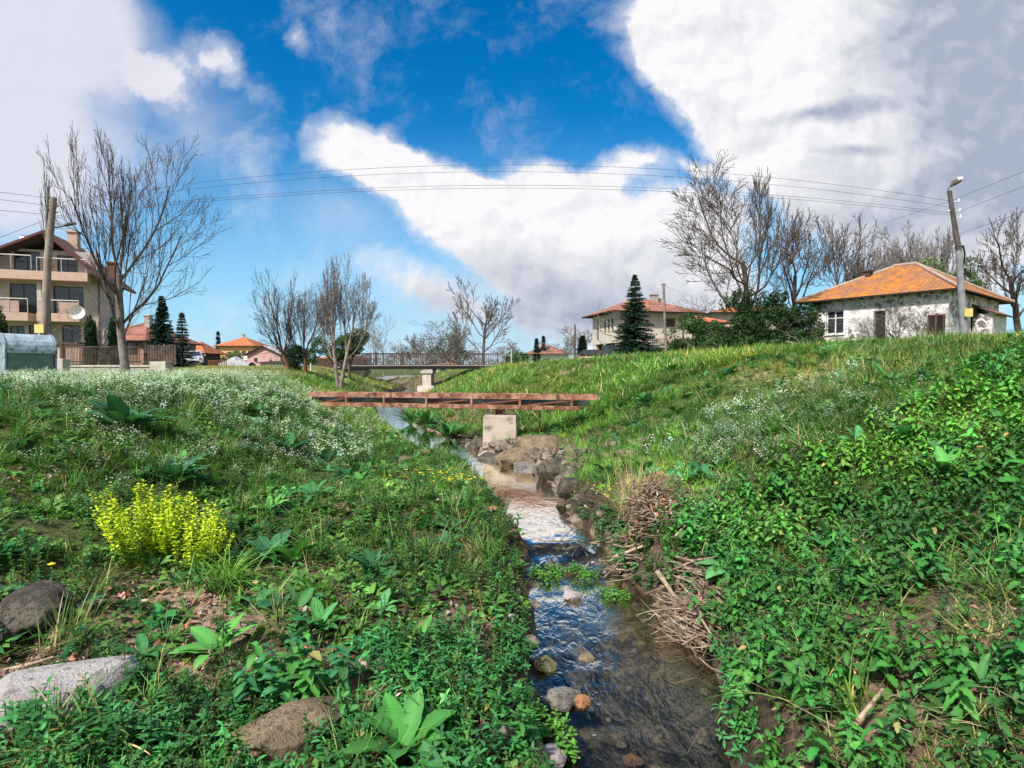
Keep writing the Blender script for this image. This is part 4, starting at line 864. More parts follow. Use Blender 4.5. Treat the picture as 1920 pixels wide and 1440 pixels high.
def leafy(name, px, Y, blobs_, n, size, c, seed, label, group=None, trunk=None, m=M_BARKD, cat='bush', z=None, twigs=0):
    x = (px - 960) / F * Y; t_ = thing(name, label, cat, (x, Y, (gz(x, Y) if z is None else z) - .05), 0, group)
    V, T, C = cloudleaf(n, blobs_, size, c, seed); me = fast_mesh('crown', V, T); set_col(me, C); link('crown', me, t_, [M_LEAF])
    zt = np.mean([b_[2] for b_ in blobs_]); rr = trunk or .05 * zt
    g = random.Random(seed); mb = MB(); mb.tube([(0, 0, 0), (g.uniform(-.05, .05), 0, zt * .5), (0, 0, zt)], [rr, rr * .8, rr * .5], 8)
    for b_ in blobs_: mb.tube([(0, 0, zt * .35), (b_[0] * .5, b_[1] * .5, (zt * .4 + b_[2]) / 2), (b_[0], b_[1], b_[2] + b_[5] * .3)], [rr * .6, rr * .4, rr * .15], 5)
    mb.build('trunk', m, t_); return t_
def conifer(name, px, ybase, ytop, wpx, Y, seed, label, c=(.02, .055, .035), group=None, z=None, dense=1., narrow=False, nsz=1.):
    x = (px - 960) / F * Y; zb = gz(x, Y) if z is None else z; H = P(px, ytop, Y).z - zb; Rm = wpx / F * Y / 2; g = random.Random(seed)
    t_ = thing(name, label, 'tree', (x, Y, zb - .05)); MB().tube([(0, 0, 0), (0, 0, H * .6), (0, 0, H)], [H * .018, H * .011, .01], 7).build('trunk', M_BARKD, t_)
    V = []; T = []; C = []; n = 0; lv = int(60 * dense)
    for i in range(lv):
        t0 = (i + g.uniform(-.6, .6)) / lv; t0 = min(max(t0, 0), .99); z0 = H * (.06 + .93 * t0); L = Rm * ((1 - t0) ** (.8 if not narrow else .45)) * 1.0 + .04 * H * (1 - t0) * .5; nbr = max(5, int((13 if not narrow else 9) * (1 - t0 * .5)))
        for k in range(nbr):
            a = g.uniform(0, 6.283); l_ = L * g.uniform(.6, 1.12); el = (.15 - .45 * (1 - t0)) if not narrow else .9; dx, dy = math.cos(a), math.sin(a); st = max(4, int(l_ / (.09 * nsz)))
            cc = jit(c, .35)
            for j in range(st):
                s_ = (j + .7) / st; px_, py_, pz = dx * l_ * s_, dy * l_ * s_, z0 + l_ * s_ * el * (1 - .5 * s_)
                for q in range(5):
                    aa = a + g.uniform(-1.4, 1.4); ln = .17 * nsz * g.uniform(.7, 1.4) * (1.3 - s_ * .6); ex, ey, ez = px_ + math.cos(aa) * ln, py_ + math.sin(aa) * ln, pz + g.uniform(-.16, .06) * nsz
                    wx, wy = -math.sin(aa) * .04 * nsz, math.cos(aa) * .04 * nsz
                    V += [(px_ - wx, py_ - wy, pz), (px_ + wx, py_ + wy, pz + .02), (ex, ey, ez)]; T.append((n, n + 1, n + 2)); n += 3; C += [cc] * 3
    me = fast_mesh('crown', np.array(V), np.array(T)); set_col(me, np.array(C)); link('crown', me, t_, [M_LEAF]); return t_
def ragged(w_, h_, n, sd_):
    g = random.Random(sd_); return [(g.uniform(-w_, w_), g.uniform(-.7, .7), h_ * g.random() ** .8 * (1 - .0 * i), g.uniform(.28, .75), g.uniform(.3, .6), g.uniform(.25, .7)) for i in range(n)]
M_HAZEBARK = mat('hazed_bark', (.24, .215, .205), .95, (.17, .15, .145), 5)  # bark made paler for the background trees, their haze put into the colour
bare_tree('bare_tree', 237, 708, 240, (140, 165), 15, 3, 'large spreading leafless tree in front of the three-storey house', M_BARK, M_BARKD, trunk=.42, first=.34, nb=(9, 8, 7, 5), ang=(.9, .62, .6, .55), ratio=(1.1, .62, .52, .5), up=.30, wob=.12, r0=.016, twig=.9)
bare_tree('bare_tree', 92, 690, 292, (17, 15), 30, 4, 'thin bare treetop behind the left utility pole', M_BARK, trunk=.7, first=.6, nb=(6, 5, 3), ang=(.4, .5, .5), ratio=(.4, .5, .45), up=.3, r0=.010, twig=1.3)
YG = 'young bare trees by the ramp of the footbridge'
bare_tree('bare_tree', 541, 705, 505, (68, 58), 26, 5, 'bare tree with a short orange-brown trunk left of the round dark bush', M_BARKO, M_BARKD, YG, trunk=.22, first=.75, nb=(9, 8, 6, 4), ang=(.85, .6, .55, .5), ratio=(2.6, .6, .52, .5), up=.20, wob=.14, r0=.022, twig=1.3)
bare_tree('bare_tree', 573, 705, 508, (52, 66), 26.5, 6, 'bare tree with an orange-brown trunk right of the round dark bush', M_BARKO, M_BARKD, YG, trunk=.22, first=.75, nb=(9, 8, 6, 4), ang=(.8, .6, .55, .5), ratio=(2.6, .6, .52, .5), up=.20, wob=.14, r0=.022, twig=1.3)
bare_tree('bare_tree', 636, 706, 478, (48, 74), 25, 7, 'tallest of the young bare trees with a pale double trunk', M_BARKP, M_BARK, YG, trunk=.5, first=.45, nb=(9, 8, 6, 4), ang=(.7, .55, .5, .5), ratio=(1.0, .6, .52, .5), up=.24, wob=.13, r0=.016, twig=1.3, forks=2)
leafy('round_bush', 553, 27.5, [(0, 0, .6, .58, .5, .62), (.1, 0, .9, .42, .4, .35)], 9000, .035, (.02, .06, .025), 11, 'dark clipped round bush between two orange-brown trunks', z=gz(-10.7, 27.5))
leafy('evergreen_tree', 655, 34, [(0, 0, 2.2, .9, .8, .7), (-.8, 0, 1.7, .6, .6, .5), (.6, .1, 2.7, .6, .6, .5), (-1.8, 0, 2.1, .5, .5, .6), (-2.4, 0, 1.5, .6, .5, .5)], 14000, .06, (.05, .10, .03), 12, 'small dark evergreen tree behind the bare trees at the footbridge ramp', cat='tree')
bare_tree('bare_tree', 905, 668, 518, 130, 62, 8, 'leafless spreading tree rising behind the right end of the footbridge', M_BARKD, trunk=.5, first=.3, nb=(9, 7, 5, 4), ang=(.95, .6, .6, .6), ratio=(.85, .55, .5, .42), up=.22, r0=.016, twig=2.2)
bare_tree('bare_tree', 720, 690, 590, 60, 70, 9, 'thin pale bare tree left of the centre behind the footbridge', M_BARKP, trunk=.5, nb=(8, 6, 4), ang=(.4, .5, .5), ratio=(.7, .55, .5), up=.3, r0=.010, twig=2.6)
bare_tree('bare_tree', 700, 690, 620, 40, 75, 19, 'smallest thin bare tree behind the left pier of the footbridge', M_BARKP, trunk=.5, nb=(7, 5, 4), ang=(.4, .5, .5), ratio=(.7, .55, .5), up=.3, r0=.010, twig=2.6)
FT = 'hazy trees along the horizon'
for i, (px_, yt, wp, Y, lb) in enumerate([(840, 592, 80, 85, 'dense grey-green treetop behind the footbridge'), (795, 625, 70, 95, 'low grey tree left of the dense treetop'), (1052, 632, 70, 110, 'grey bare tree above the small white house'), (1082, 612, 60, 105, 'grey bare tree behind the dark thin pole'), (868, 620, 60, 100, 'low brownish tree between the dense treetop and the spreading tree'),
        (1628, 440, 90, 52, 'hazy bare tree just left of the stone house ridge'), (1300, 555, 90, 60, 'grey bare tree behind the two-storey house'), (760, 640, 60, 110, 'low bare tree over the middle of the footbridge'), (940, 640, 70, 120, 'low bare tree behind the footbridge right end')]):
    bare_tree('bare_tree', px_, 690, yt, wp, Y, 40 + i, lb, M_HAZEBARK, None, FT, trunk=.35, nb=(8, 7, 6, 5), ang=(.6, .5, .6, .6), ratio=(1.0, .55, .5, .45), up=.25, r0=.014, twig=2.6 * Y / 80)
leafy('leafy_tree', 842, 88, [(0, 0, 4.3, 2.3, 2, 2.2), (-1.8, 0, 3, 2, 2, 1.6), (1.5, 0, 3.0, 2, 2, 1.5)], 3500, .16, (.10, .13, .07), 14, 'sparse grey-green budding tree in front of the dense treetop', cat='tree')
bare_tree('bare_tree', 1406, 655, 288, (148, 84), 32, 60, 'tallest bare tree above the dark bushes right of centre', M_BARKD, trunk=.55, first=.22, nb=(9, 8, 7, 6), ang=(.85, .6, .55, .55), ratio=(1.0, .62, .55, .5), up=.18, wob=.15, r0=.019, twig=1.5)
bare_tree('bare_tree', 1498, 655, 392, (60, 62), 34, 61, 'crooked bare tree between the tallest tree and the stone house', M_BARKD, trunk=.55, first=.35, nb=(7, 6, 6, 5), ang=(.6, .6, .65, .6), ratio=(.8, .62, .58, .5), up=.20, wob=.2, r0=.018, twig=1.9)
bare_tree('bare_tree', 1570, 655, 402, (50, 75), 40, 62, 'dark bare tree behind the left end of the mossy roof', M_BARKD, trunk=.5, first=.35, nb=(7, 7, 6, 5), ang=(.65, .6, .6, .6), ratio=(.9, .62, .58, .5), up=.22, wob=.17, r0=.02, twig=2.2, lean=(.1, 0))
for i, (px_, yt, wp, Y, lb) in enumerate([(1700, 418, 100, 48, 'upright hazy bare tree behind the middle of the mossy roof'), (1752, 425, 90, 50, 'hazy bare tree between the roof ridge and the street lamp'), (1668, 430, 60, 50, 'slim hazy bare tree left of the roof ridge'), (1830, 470, 80, 50, 'small bare tree right of the street lamp')]):
    bare_tree('bare_tree', px_, 640, yt, wp, Y, 70 + i, lb, M_HAZEBARK, None, 'bare trees behind the stone house', trunk=.4, first=.2, nb=(9, 8, 6, 4), ang=(.4, .4, .5, .5), ratio=(1.1, .6, .5, .45), up=.35, r0=.013, twig=2.4)
bare_tree('bare_tree', 1908, 600, 392, 190, 36, 75, 'wide bare tree cut by the right edge of the picture', M_BARKD, trunk=.45, first=.3, nb=(8, 7, 6, 5), ang=(.8, .6, .6, .6), ratio=(.95, .55, .5, .45), up=.22, wob=.17, r0=.018, twig=2.0)
leafy('leafy_tree', 1735, 44, [(0, 0, 5.6, 1.4, 1.2, 1.3), (-.9, 0, 4.9, 1, 1, 1), (1.2, 0, 4.4, 1.2, 1, 1.2)], 4200, .10, (.12, .17, .06), 15, 'light green budding tree above the roof ridge', cat='tree')
leafy('leafy_tree', 1815, 44, [(0, 0, 6.1, .8, .7, .8), (-.5, 0, 4.8, 1.3, 1, 1.2), (.4, 0, 3.5, 1.4, 1.2, 1.4)], 5200, .10, (.07, .11, .04), 16, 'dark green tree right behind the street lamp', cat='tree')
leafy('bush', 1345, 33, ragged(2.0, 2.3, 22, 1) + [(0, 0, .7, 1.6, 1, .8)], 16000, .075, (.06, .115, .035), 17, 'dark leafy bush right of the two-storey house')
leafy('bush', 1408, 31.5, ragged(1.7, 3.4, 26, 2) + [(0, 0, .9, 1.5, 1, 1.0)], 17000, .075, (.042, .09, .03), 18, 'tallest dark bush at the foot of the tallest bare tree')
leafy('bush', 1475, 31, ragged(1.8, 2.3, 22, 3) + [(0, 0, .7, 1.6, 1, .8)], 15000, .075, (.035, .075, .028), 19, 'dark bush touching the left end of the stone house')
leafy('bush', 1285, 36, ragged(1.2, 2.0, 14, 4) + [(0, 0, .6, 1.0, .8, .7)], 8000, .07, (.05, .09, .03), 20, 'bush hiding the right corner of the two-storey house')
leafy('bush', 1530, 33, [(0, 0, 1.6, .5, .5, 1.6), (.4, 0, 1, .6, .5, 1)], 4000, .07, (.03, .06, .02), 21, 'narrow ivy-dark bush at the corner of the stone house')
bare_tree('fallen_bare_shrub', 1475, 640, 590, 120, 29, 76, 'pale crooked bare shrub in front of the dark bushes', M_BARKP, trunk=.3, first=.2, nb=(5, 5, 4), ang=(1.1, .7, .6), ratio=(1.6, .6, .5), up=.05, wob=.3, r0=.02, twig=2.2, cat='shrub')
for i, (px_, yt, wp, Y, lb) in enumerate([(1680, 560, 110, 27.5, 'leafless shrub growing against the middle of the stone wall'), (1725, 575, 80, 26.5, 'leafless shrub left of the rusty frame by the stone wall'), (1632, 590, 60, 29, 'small leafless shrub between the window and the doorway')]):
    bare_tree('bare_shrub', px_, 640, yt, wp, Y, 80 + i, lb, M_BARKD, None, 'leafless shrubs against the stone house', trunk=.3, first=.1, nb=(6, 5, 5), ang=(.5, .5, .6), ratio=(1.8, .6, .5), up=.25, r0=.012, twig=2.6, forks=3, cat='shrub')
conifer('spruce', 1190, 650, 512, 95, 37, 1, 'dark spruce in front of the two-storey house', (.022, .06, .04))
conifer('spruce', 306, 672, 552, 62, 34, 2, 'dark spruce behind the plank fence on the left', (.015, .045, .035))
conifer('spruce', 343, 660, 580, 44, 40, 3, 'sparser bluish conifer just right of the dark spruce', (.05, .08, .075), dense=.5)
for (a, b_, w_, Y, lb) in [(1006, 632, 16, 120, 'left of the two far dark conifers above the small white house'), (1019, 628, 12, 121, 'right of the two far dark conifers above the small white house'), (410, 618, 12, 120, 'tiny dark conifer over the yellow house roof')]:
    conifer('spruce', a, 680, b_, w_, Y, a, lb, (.03, .05, .045), dense=.6, nsz=2.6)
conifer('cypress', 1092, 678, 628, 20, 50, 9, 'dark narrow cypress left of the parked cars', (.015, .045, .03), narrow=True, nsz=1.2)
for (a, b_, w_, Y, lb) in [(172, 598, 22, 20, 'dark columnar conifer right of the pole, by the satellite dish'), (215, 600, 20, 20.5, 'dark columnar conifer just left of the big bare trunk'), (4, 580, 24, 21, 'dark columnar conifer cut by the left edge')]:
    x = (a - 960) / F * Y; h_ = P(a, b_, Y).z - 1.5
    leafy('columnar_conifer', a, Y, [(0, 0, h_ * .36, w_ / F * Y / 2, .22, h_ * .36), (0, 0, h_ * .66, w_ / F * Y / 2 * .85, .2, h_ * .34)], 7000, .035, (.02, .055, .02), int(a) + 3, lb, 'columnar conifers along the front wall', cat='tree')
bare_tree('bare_tree', 1124, 678, 560, 50, 41, 90, 'thin pale bare tree in front of the parked cars', M_BARKP, trunk=.45, first=.5, nb=(5, 4, 3), ang=(.35, .4, .5), ratio=(.8, .5, .5), up=.3, r0=.016, twig=1.6)
bare_tree('bare_tree', 165, 690, 470, 150, 26, 91, 'white-blossomed twiggy tree in front of the three-storey house', M_BARKP, trunk=.4, first=.3, nb=(6, 5, 4), ang=(.8, .7, .6), ratio=(1, .6, .5), up=.15, wob=.2, r0=.012, twig=1.5)
leafy('garden_bush', 432, 92, [(0, 0, 2.2, 1.9, 1.5, 2.0), (.8, 0, 3.4, 1.3, 1, 1.2)], 3500, .15, (.12, .15, .05), 33, 'olive green bush in front of the yellow house')
leafy('garden_bush', 345, 60, [(0, 0, .9, 1.1, 1, .9), (-.5, 0, 1.7, .7, .7, .6)], 4500, .09, (.07, .12, .03), 34, 'green bush left of the silver car')
leafy('garden_bush', 190, 20.3, [(0, 0, .55, .3, .3, .5), (.5, 0, .45, .25, .25, .4)], 2500, .03, (.08, .16, .04), 35, 'light green shrub between the two columnar conifers')
leafy('garden_bush', 1350 - 380, 100, [(0, 0, 1.4, 2.5, 1.5, 1.4)], 2200, .2, (.06, .11, .03), 36, 'low green bush left of the small white house')
for i, (px_, yt, wp, lb) in enumerate([(818, 678, 8, 'left'), (838, 680, 8, 'right')]):
    bare_tree('bare_tree', px_, 705, 600 + i * 12, 50, 60, 95 + i, 'slim tree seen under the footbridge deck, the %s one of two' % lb, M_BARKD, trunk=.6, first=.6, nb=(5, 5, 4), ang=(.4, .5, .5), ratio=(.6, .5, .5), up=.3, r0=.014, twig=2.2)
V, T, C = cloudleaf(26000, [(x_, 185 + (i % 3) * 8, 2.6 + (i * 37 % 5) * .3, 9, 5, 1.7 + (i * 53 % 7) * .4) for i, x_ in enumerate(range(-190, 190, 9))], .45, (.20, .21, .17), 77)
me = fast_mesh('far_woods', V, T); set_col(me, C); tag(link('far_woods', me, None, [M_LEAF]), 'strip of grey-green woods along the horizon', kind='stuff')

# ------------------------------------------------------------------ buildings
def roofmesh(polys, name, mats, parent, th=.10):
    """each polygon becomes a slab; UVs run along the eave (first edge) and up the slope, in metres"""
    me = bpy.data.meshes.new(name); V = []; Fc = []; MI = []; UV = []
    for poly in polys:
        p = [Vector(q) for q in poly]; n = (p[1] - p[0]).cross(p[2] - p[0]).normalized()
        if n.z < 0: n = -n
        e = (p[1] - p[0]).normalized(); u = n.cross(e); b = len(V); k = len(p)
        V += [q for q in p] + [q - n * th for q in p]
        Fc.append(tuple(range(b, b + k))); MI.append(0); UV.append([((q - p[0]).dot(e), (q - p[0]).dot(u)) for q in p])
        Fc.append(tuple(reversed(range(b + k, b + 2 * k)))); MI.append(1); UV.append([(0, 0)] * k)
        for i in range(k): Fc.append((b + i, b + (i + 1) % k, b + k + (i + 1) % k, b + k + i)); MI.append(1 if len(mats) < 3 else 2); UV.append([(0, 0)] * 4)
    me.from_pydata([tuple(v) for v in V], [], Fc); me.polygons.foreach_set('material_index', MI); l_ = me.uv_layers.new(name='UVMap')
    for pl, uv_ in zip(me.polygons, UV):
        for li, q in zip(pl.loop_indices, uv_): l_.data[li].uv = q
    me.update(); return link(name, me, parent, mats)
T_RED = tile_mat('red_tiles', (.30, .11, .07), (.38, .16, .10), (.22, .09, .06)); T_ORG = tile_mat('orange_tiles', (.50, .13, .04), (.58, .18, .06), (.40, .12, .05))
T_MOSS = tile_mat('mossy_tiles', (.26, .10, .05), (.36, .15, .07), (.50, .17, .012), lich=(.20, .10, .05)); T_OLD = tile_mat('old_tiles', (.24, .10, .07), (.30, .14, .10), (.20, .10, .08))
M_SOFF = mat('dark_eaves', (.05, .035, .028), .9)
def house_box(t_, L, Wd, z1, wm, front=(), side=(), th=.25, sideL=(), mf=M_WFRAME, sill=None, bars=1, cross=0, glass=M_GLASS):
    """rectangular walls in local axes: front along +x at y=0 (facing -y), depth Wd"""
    for (a, b_, ops, nm) in (((0, 0), (L, 0), front, 'front'), ((L, 0), (L, Wd), side, 'side'), ((L, Wd), (0, Wd), (), 'back'), ((0, Wd), (0, 0), sideL, 'side')):
        tr0 = th if nm != 'front' and nm != 'back' else 0
        p0 = Vector(a); p1 = Vector(b_); d = (p1 - p0).normalized()
        q0 = p0 + d * tr0; q1 = p1 - d * tr0; ops2 = [(o[0] - tr0, o[1] - tr0, *o[2:]) for o in ops]
        wall(q0, q1, 0, z1, th, ops2).build('wall', wm, t_)
        for o in ops2: window(t_, q0, q1, o, th, mf, glass, bars=bars if o[1] - o[0] > .8 else 0, cross=cross, sill=sill)
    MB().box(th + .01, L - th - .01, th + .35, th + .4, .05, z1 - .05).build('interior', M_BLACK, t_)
def hip(t_, L, Wd, z1, h_, ov, m, rl=None, th=.10, name='roof'):
    x0, x1, y0, y1 = -ov, L + ov, -ov, Wd + ov; ez = z1 - ov * h_ / (Wd / 2 + ov) * .0 - .05; rr = (Wd / 2 + ov) if rl is None else (L + 2 * ov - rl) / 2
    a, b_, c, d = (x0, y0, ez), (x1, y0, ez), (x1, y1, ez), (x0, y1, ez); yc = Wd / 2; r0 = (x0 + rr, yc, z1 + h_); r1 = (x1 - rr, yc, z1 + h_)
    if rr * 2 >= L + 2 * ov - .05: r0 = r1 = ((x0 + x1) / 2, yc, z1 + h_); polys = [[a, b_, r0], [b_, c, r0], [c, d, r0], [d, a, r0]]
    else: polys = [[a, b_, r1, r0], [b_, c, r1], [c, d, r0, r1], [d, a, r0]]
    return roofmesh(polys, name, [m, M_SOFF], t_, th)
def gable(t_, L, Wd, z1, h_, ov, m, wm, along='x'):
    """ridge along x or y with triangular end walls"""
    if along == 'y':
        s_ = h_ / (L / 2); roofmesh([[(-ov, Wd + ov, z1 - ov * s_), (-ov, -ov, z1 - ov * s_), (L / 2, -ov, z1 + h_), (L / 2, Wd + ov, z1 + h_)], [(L + ov, -ov, z1 - ov * s_), (L + ov, Wd + ov, z1 - ov * s_), (L / 2, Wd + ov, z1 + h_), (L / 2, -ov, z1 + h_)]], 'roof', [m, M_SOFF], t_)
        MB().prism([(0, z1), (L, z1), (L / 2, z1 + h_ - .12)], .0, .2).prism([(0, z1), (L, z1), (L / 2, z1 + h_ - .12)], Wd - .2, Wd).build('gable_wall', wm, t_)
    else:
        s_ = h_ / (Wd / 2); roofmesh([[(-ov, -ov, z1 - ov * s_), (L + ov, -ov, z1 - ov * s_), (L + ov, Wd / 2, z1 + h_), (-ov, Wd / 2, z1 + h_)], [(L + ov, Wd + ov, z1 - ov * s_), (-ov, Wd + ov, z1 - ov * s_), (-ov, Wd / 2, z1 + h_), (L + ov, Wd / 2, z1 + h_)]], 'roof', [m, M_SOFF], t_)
        M = Matrix(((0, 1, 0, 0), (1, 0, 0, 0), (0, 0, 1, 0), (0, 0, 0, 1)))
        MB().prism([(0, z1), (Wd, z1), (Wd / 2, z1 + h_ - .12)], 0, .2, 0, M).prism([(0, z1), (Wd, z1), (Wd / 2, z1 + h_ - .12)], L - .2, L, 0, M).build('gable_wall', wm, t_)
def chimney(t_, x, y, z0, z1, s_, m, parent=None, capm=None):
    c = MB().box(x - s_, x + s_, y - s_, y + s_, z0, z1).box(x - s_ * 1.3, x + s_ * 1.3, y - s_ * 1.3, y + s_ * 1.3, z1 + .001, z1 + .12).build('chimney', m, t_); return c
# three-storey house
M_STUCCO = mat('beige_stucco', (.47, .42, .37), .9, (.40, .35, .31), 1.2, bump=.2); M_SLAB = mat('pink_beige_band', (.52, .35, .27), .85, (.46, .31, .25), 2)
HY = 38.; hx0, hy0, hrot = -35.7, 36.7, .315; gzh = 1.6
t_ = thing('three_storey_house', 'three-storey beige house with balconies and brown gable at the left edge', 'house', (hx0, hy0, gzh), hrot)
L = 7.39
def hx(px): k = (px - 960) / F; return (k * hy0 - hx0) / (math.cos(hrot) - k * math.sin(hrot))
def hz(py): return EYE + (690 - py) / F * HY - gzh
ops = [(hx(22), hx(72), hz(590) + .02, hz(534)), (hx(103), hx(160), hz(590) + .02, hz(536)), (hx(118), hx(153), hz(645), hz(609)), (hx(20), hx(48), hz(640), hz(612)), (hx(56), hx(74), hz(645), hz(610)),
       (hx(31), hx(80), hz(512), hz(472)), (hx(112), hx(170), hz(512), hz(480)), (hx(-40), hx(0), hz(590), hz(534)), (hx(-40), hx(0), hz(645), hz(609))]
apx = hx(105); eL, eR, ap = hz(512), hz(512), hz(452)
house_box(t_, L, 4.6, eL, M_STUCCO, [o for o in ops if o[3] < eL], [(2, 3.2, 4.2, 5.6)], bars=1)
up_ops = [o for o in ops if o[3] >= eL]
wall((0, 0), (L, 0), eL + .001, hz(470), .25, [(o[0], o[1], max(o[2], eL + .02), o[3]) for o in [(hx(31), hx(80), eL + .02, hz(474)), (hx(112), hx(150), eL + .02, hz(478))]]).build('wall', M_STUCCO, t_).hide_render = False
for o in [(hx(31), hx(80), eL + .02, hz(474)), (hx(112), hx(150), eL + .02, hz(478))]: window(t_, (0, 0), (L, 0), o, .25, M_WFRAME, M_GLASS)
roofmesh([[(-.9, 5.0, eL - .35), (-.9, -1.3, eL - .35), (apx, -1.3, ap + .45), (apx, 5.0, ap + .45)], [(L + .9, -1.3, eL - .55), (L + .9, 5.0, eL - .55), (apx, 5.0, ap + .45), (apx, -1.3, ap + .45)]], 'roof', [T_OLD, M_SOFF, mat('maroon_verge', (.10, .03, .03), .6)], t_, .16)
for (za, zb, x0, x1) in ((hz(530), hz(514), -.3, hx(182)), (hz(605), hz(590), -.3, hx(73)), (hz(605), hz(590), hx(88), hx(166))):
    MB().box(x0, x1, -1.25, -.002, za, zb).build('balcony', M_SLAB, t_, .02)
for (z_, x0, x1) in ((hz(487), -.2, hx(80)), (hz(490), hx(90), hx(178)), (hz(565), -.2, hx(72)), (hz(566), hx(90), hx(164))):
    m = MB().tube([(x0, -1.2, z_), (x1, -1.2, z_)], .035, 6)
    n = int((x1 - x0) / 1.0)
    for k in range(n + 1): xx = x0 + (x1 - x0) * k / n; m.tube([(xx, -1.2, z_ - .9), (xx, -1.2, z_)], .02, 5)
    m.build('balcony_railing', mat('cream_rail', (.6, .55, .48), .5), t_)
MB().box(hx(14), hx(56), -1.19, -1.14, hz(589), hz(569)).box(hx(128), hx(163), -1.19, -1.14, hz(589), hz(569)).build('parapet', mat('pink_panel', (.45, .30, .25), .8, (.36, .25, .22), 3), t_)
MB().box(hx(85), hx(93), -.9, -.002, 0, hz(531)).build('pillar', M_STUCCO, t_)
MB().tube([(L + .06, -.1, .1), (L + .06, -.1, eL - .4)], .06, 7).build('downpipe', mat('maroon_pipe', (.16, .06, .06), .5), t_)
chimney(t_, apx + .3, 2.5, ap - .4, ap + 1.1, .3, M_SLAB); chimney(t_, hx(182), 3.5, eR + .2, eR + 1.35, .28, T_ORG)
tk = MB().tube([(hx(26), 1.5, hz(447)), (hx(55), 1.5, hz(447))], .36, 16).build('water_heater_tank', M_STEEL, t_)
MB().box(hx(22), hx(50), .3, 1.3, hz(470), hz(455)).build('heater_panel', mat('heater_grey', (.5, .53, .58), .4), tk)
d_ = bpy.data.objects.new('satellite_dish', None); COL.objects.link(d_); d_.parent = t_; d_.location = (hx(167), -1.5, hz(588))
m = MB(); vs = []; n = 20
for i in range(5):
    for j in range(n): a = 6.283 * j / n; rr = .46 * i / 4; vs.append((rr * math.cos(a), -.25 * (rr / .46) ** 2, rr * math.sin(a)))
m.add(vs, [(i * n + j, i * n + (j + 1) % n, (i + 1) * n + (j + 1) % n, (i + 1) * n + j) for i in range(4) for j in range(n)], 0, True); m.build('dish', M_WHITE, d_)
MB().tube([(0, 0, -.45), (0, -.6, -.1)], .015, 5).tube([(0, .05, 0), (0, .3, -.3)], .03, 5).build('arm', M_STEEL, d_)
# low red-roofed house behind the fence
def simple_house(name, label, px0, px1, Y, zeave, hroof, depth, wm, rm, kind='hip', front=(), rz=0, side=(), zg=None, chim=None, ov=.5, mf=M_WFRAME, cross=0, bars=1, along='x'):
    x0 = (px0 - 960) / F * Y; L = (px1 - px0) / F * Y; zg = gz(x0 + L / 2, Y) - .05 if zg is None else zg
    t_ = thing(name, label, 'house', (x0, Y, zg), rz); z1 = zeave - zg
    house_box(t_, L, depth, z1, wm, front, side, mf=mf, cross=cross, bars=bars)
    if kind == 'hip': hip(t_, L, depth, z1, hroof, ov, rm)
    else: gable(t_, L, depth, z1, hroof, ov, rm, wm, along)
    if chim: chimney(t_, chim[0], chim[1], z1 + .2, z1 + hroof + .4, .25, M_CONC)
    return t_, L, z1
simple_house('low_house', 'low house with red tiled hip roof between the two columnar conifers', 172, 270, 48, 4.2, 1.9, 8, mat('brick_wall', (.26, .13, .09), .9, (.33, .22, .17), 3), T_RED, front=[(1, 2.2, 1, 2.1), (3, 4, 1, 2.1)], chim=(3.0, 3))
simple_house('shed', 'dark shed with bright orange hip roof behind the silver car', 338, 380, 72, 3.75, 1.6, 4.5, M_DARKWOOD, T_ORG, front=[(1.3, 2.2, .9, 1.7)], mf=M_WHITE, ov=.6)
simple_house('low_house', 'tiny far house with pale red roof between shed and yellow house', 382, 402, 125, 3.9, 1.7, 6, mat('dull_wall', (.35, .26, .2), .9), T_OLD, front=[(1, 1.8, .6, 1.4)])
M_YEL = mat('yellow_wall', (.62, .38, .14), .9, (.55, .34, .15), 1)
t_, L, z1 = simple_house('yellow_house', 'two-storey yellow house with red hip roof and balcony', 410, 474, 110, 6.2, 1.9, 8, M_YEL, T_ORG, front=[(.8, 1.6, .8, 2), (3.2, 4.2, 3.3, 4.3), (4.6, 5.4, 3.0, 4.3), (5.8, 6.5, 3.3, 4.3)], chim=(3, 4), ov=.7)
MB().box(2.8, L - .1, -1.2, -.002, 2.4, 2.6).build('balcony', M_YEL, t_); MB().box(2.8, L - .1, -1.18, -1.12, 2.601, 3.3).build('balcony_railing', M_WHITE, t_)
M_PINK = mat('pink_wall', (.55, .32, .28), .9, (.50, .30, .27), 2)
simple_house('pink_house', 'pink gabled house right of the yellow house', 464, 526, 98, 4.3, 1.4, 9, M_PINK, mat('grey_roof', (.5, .47, .45), .8), 'gable', front=[(1.2, 1.8, 1.9, 2.6), (3.9, 4.3, 1.5, 2.3)], along='y')
simple_house('low_house', 'long low white building below the pink house gable', 488, 545, 92, 2.75, .25, 3, M_WHITE, M_SOFF, front=[(.3, 1.2, .0, .8)])
simple_house('low_house', 'low house with orange roof behind the footbridge ramp', 600, 668, 75, 3.05, 1.0, 6, mat('brown_wall', (.3, .2, .15), .9), T_ORG, front=[(1, 2, .5, 1)])
simple_house('white_building', 'white building seen under the footbridge deck', 806, 868, 80, 2.2, .5, 5, M_WHITE, T_OLD, front=[(.3, .9, .2, 1.1), (1.4, 2.2, .2, 1.1), (2.9, 3.4, .2, 1.1)])
t_, L, z1 = simple_house('small_white_house', 'small white house with reddish hip roof right of the footbridge', 990, 1066, 120, 4.9, 2.0, 8, M_WHITE, T_RED, front=[(3.2, 4.6, .3, 1.4), (6.9, 7.5, .6, 1.4)], chim=(2.8, 4), ov=.9)
simple_house('low_house', 'tiny far red-roofed house at the right end of the footbridge', 945, 975, 140, 3.0, 1.2, 6, M_STUCCO, T_OLD, front=[(1, 2, .3, .9)])
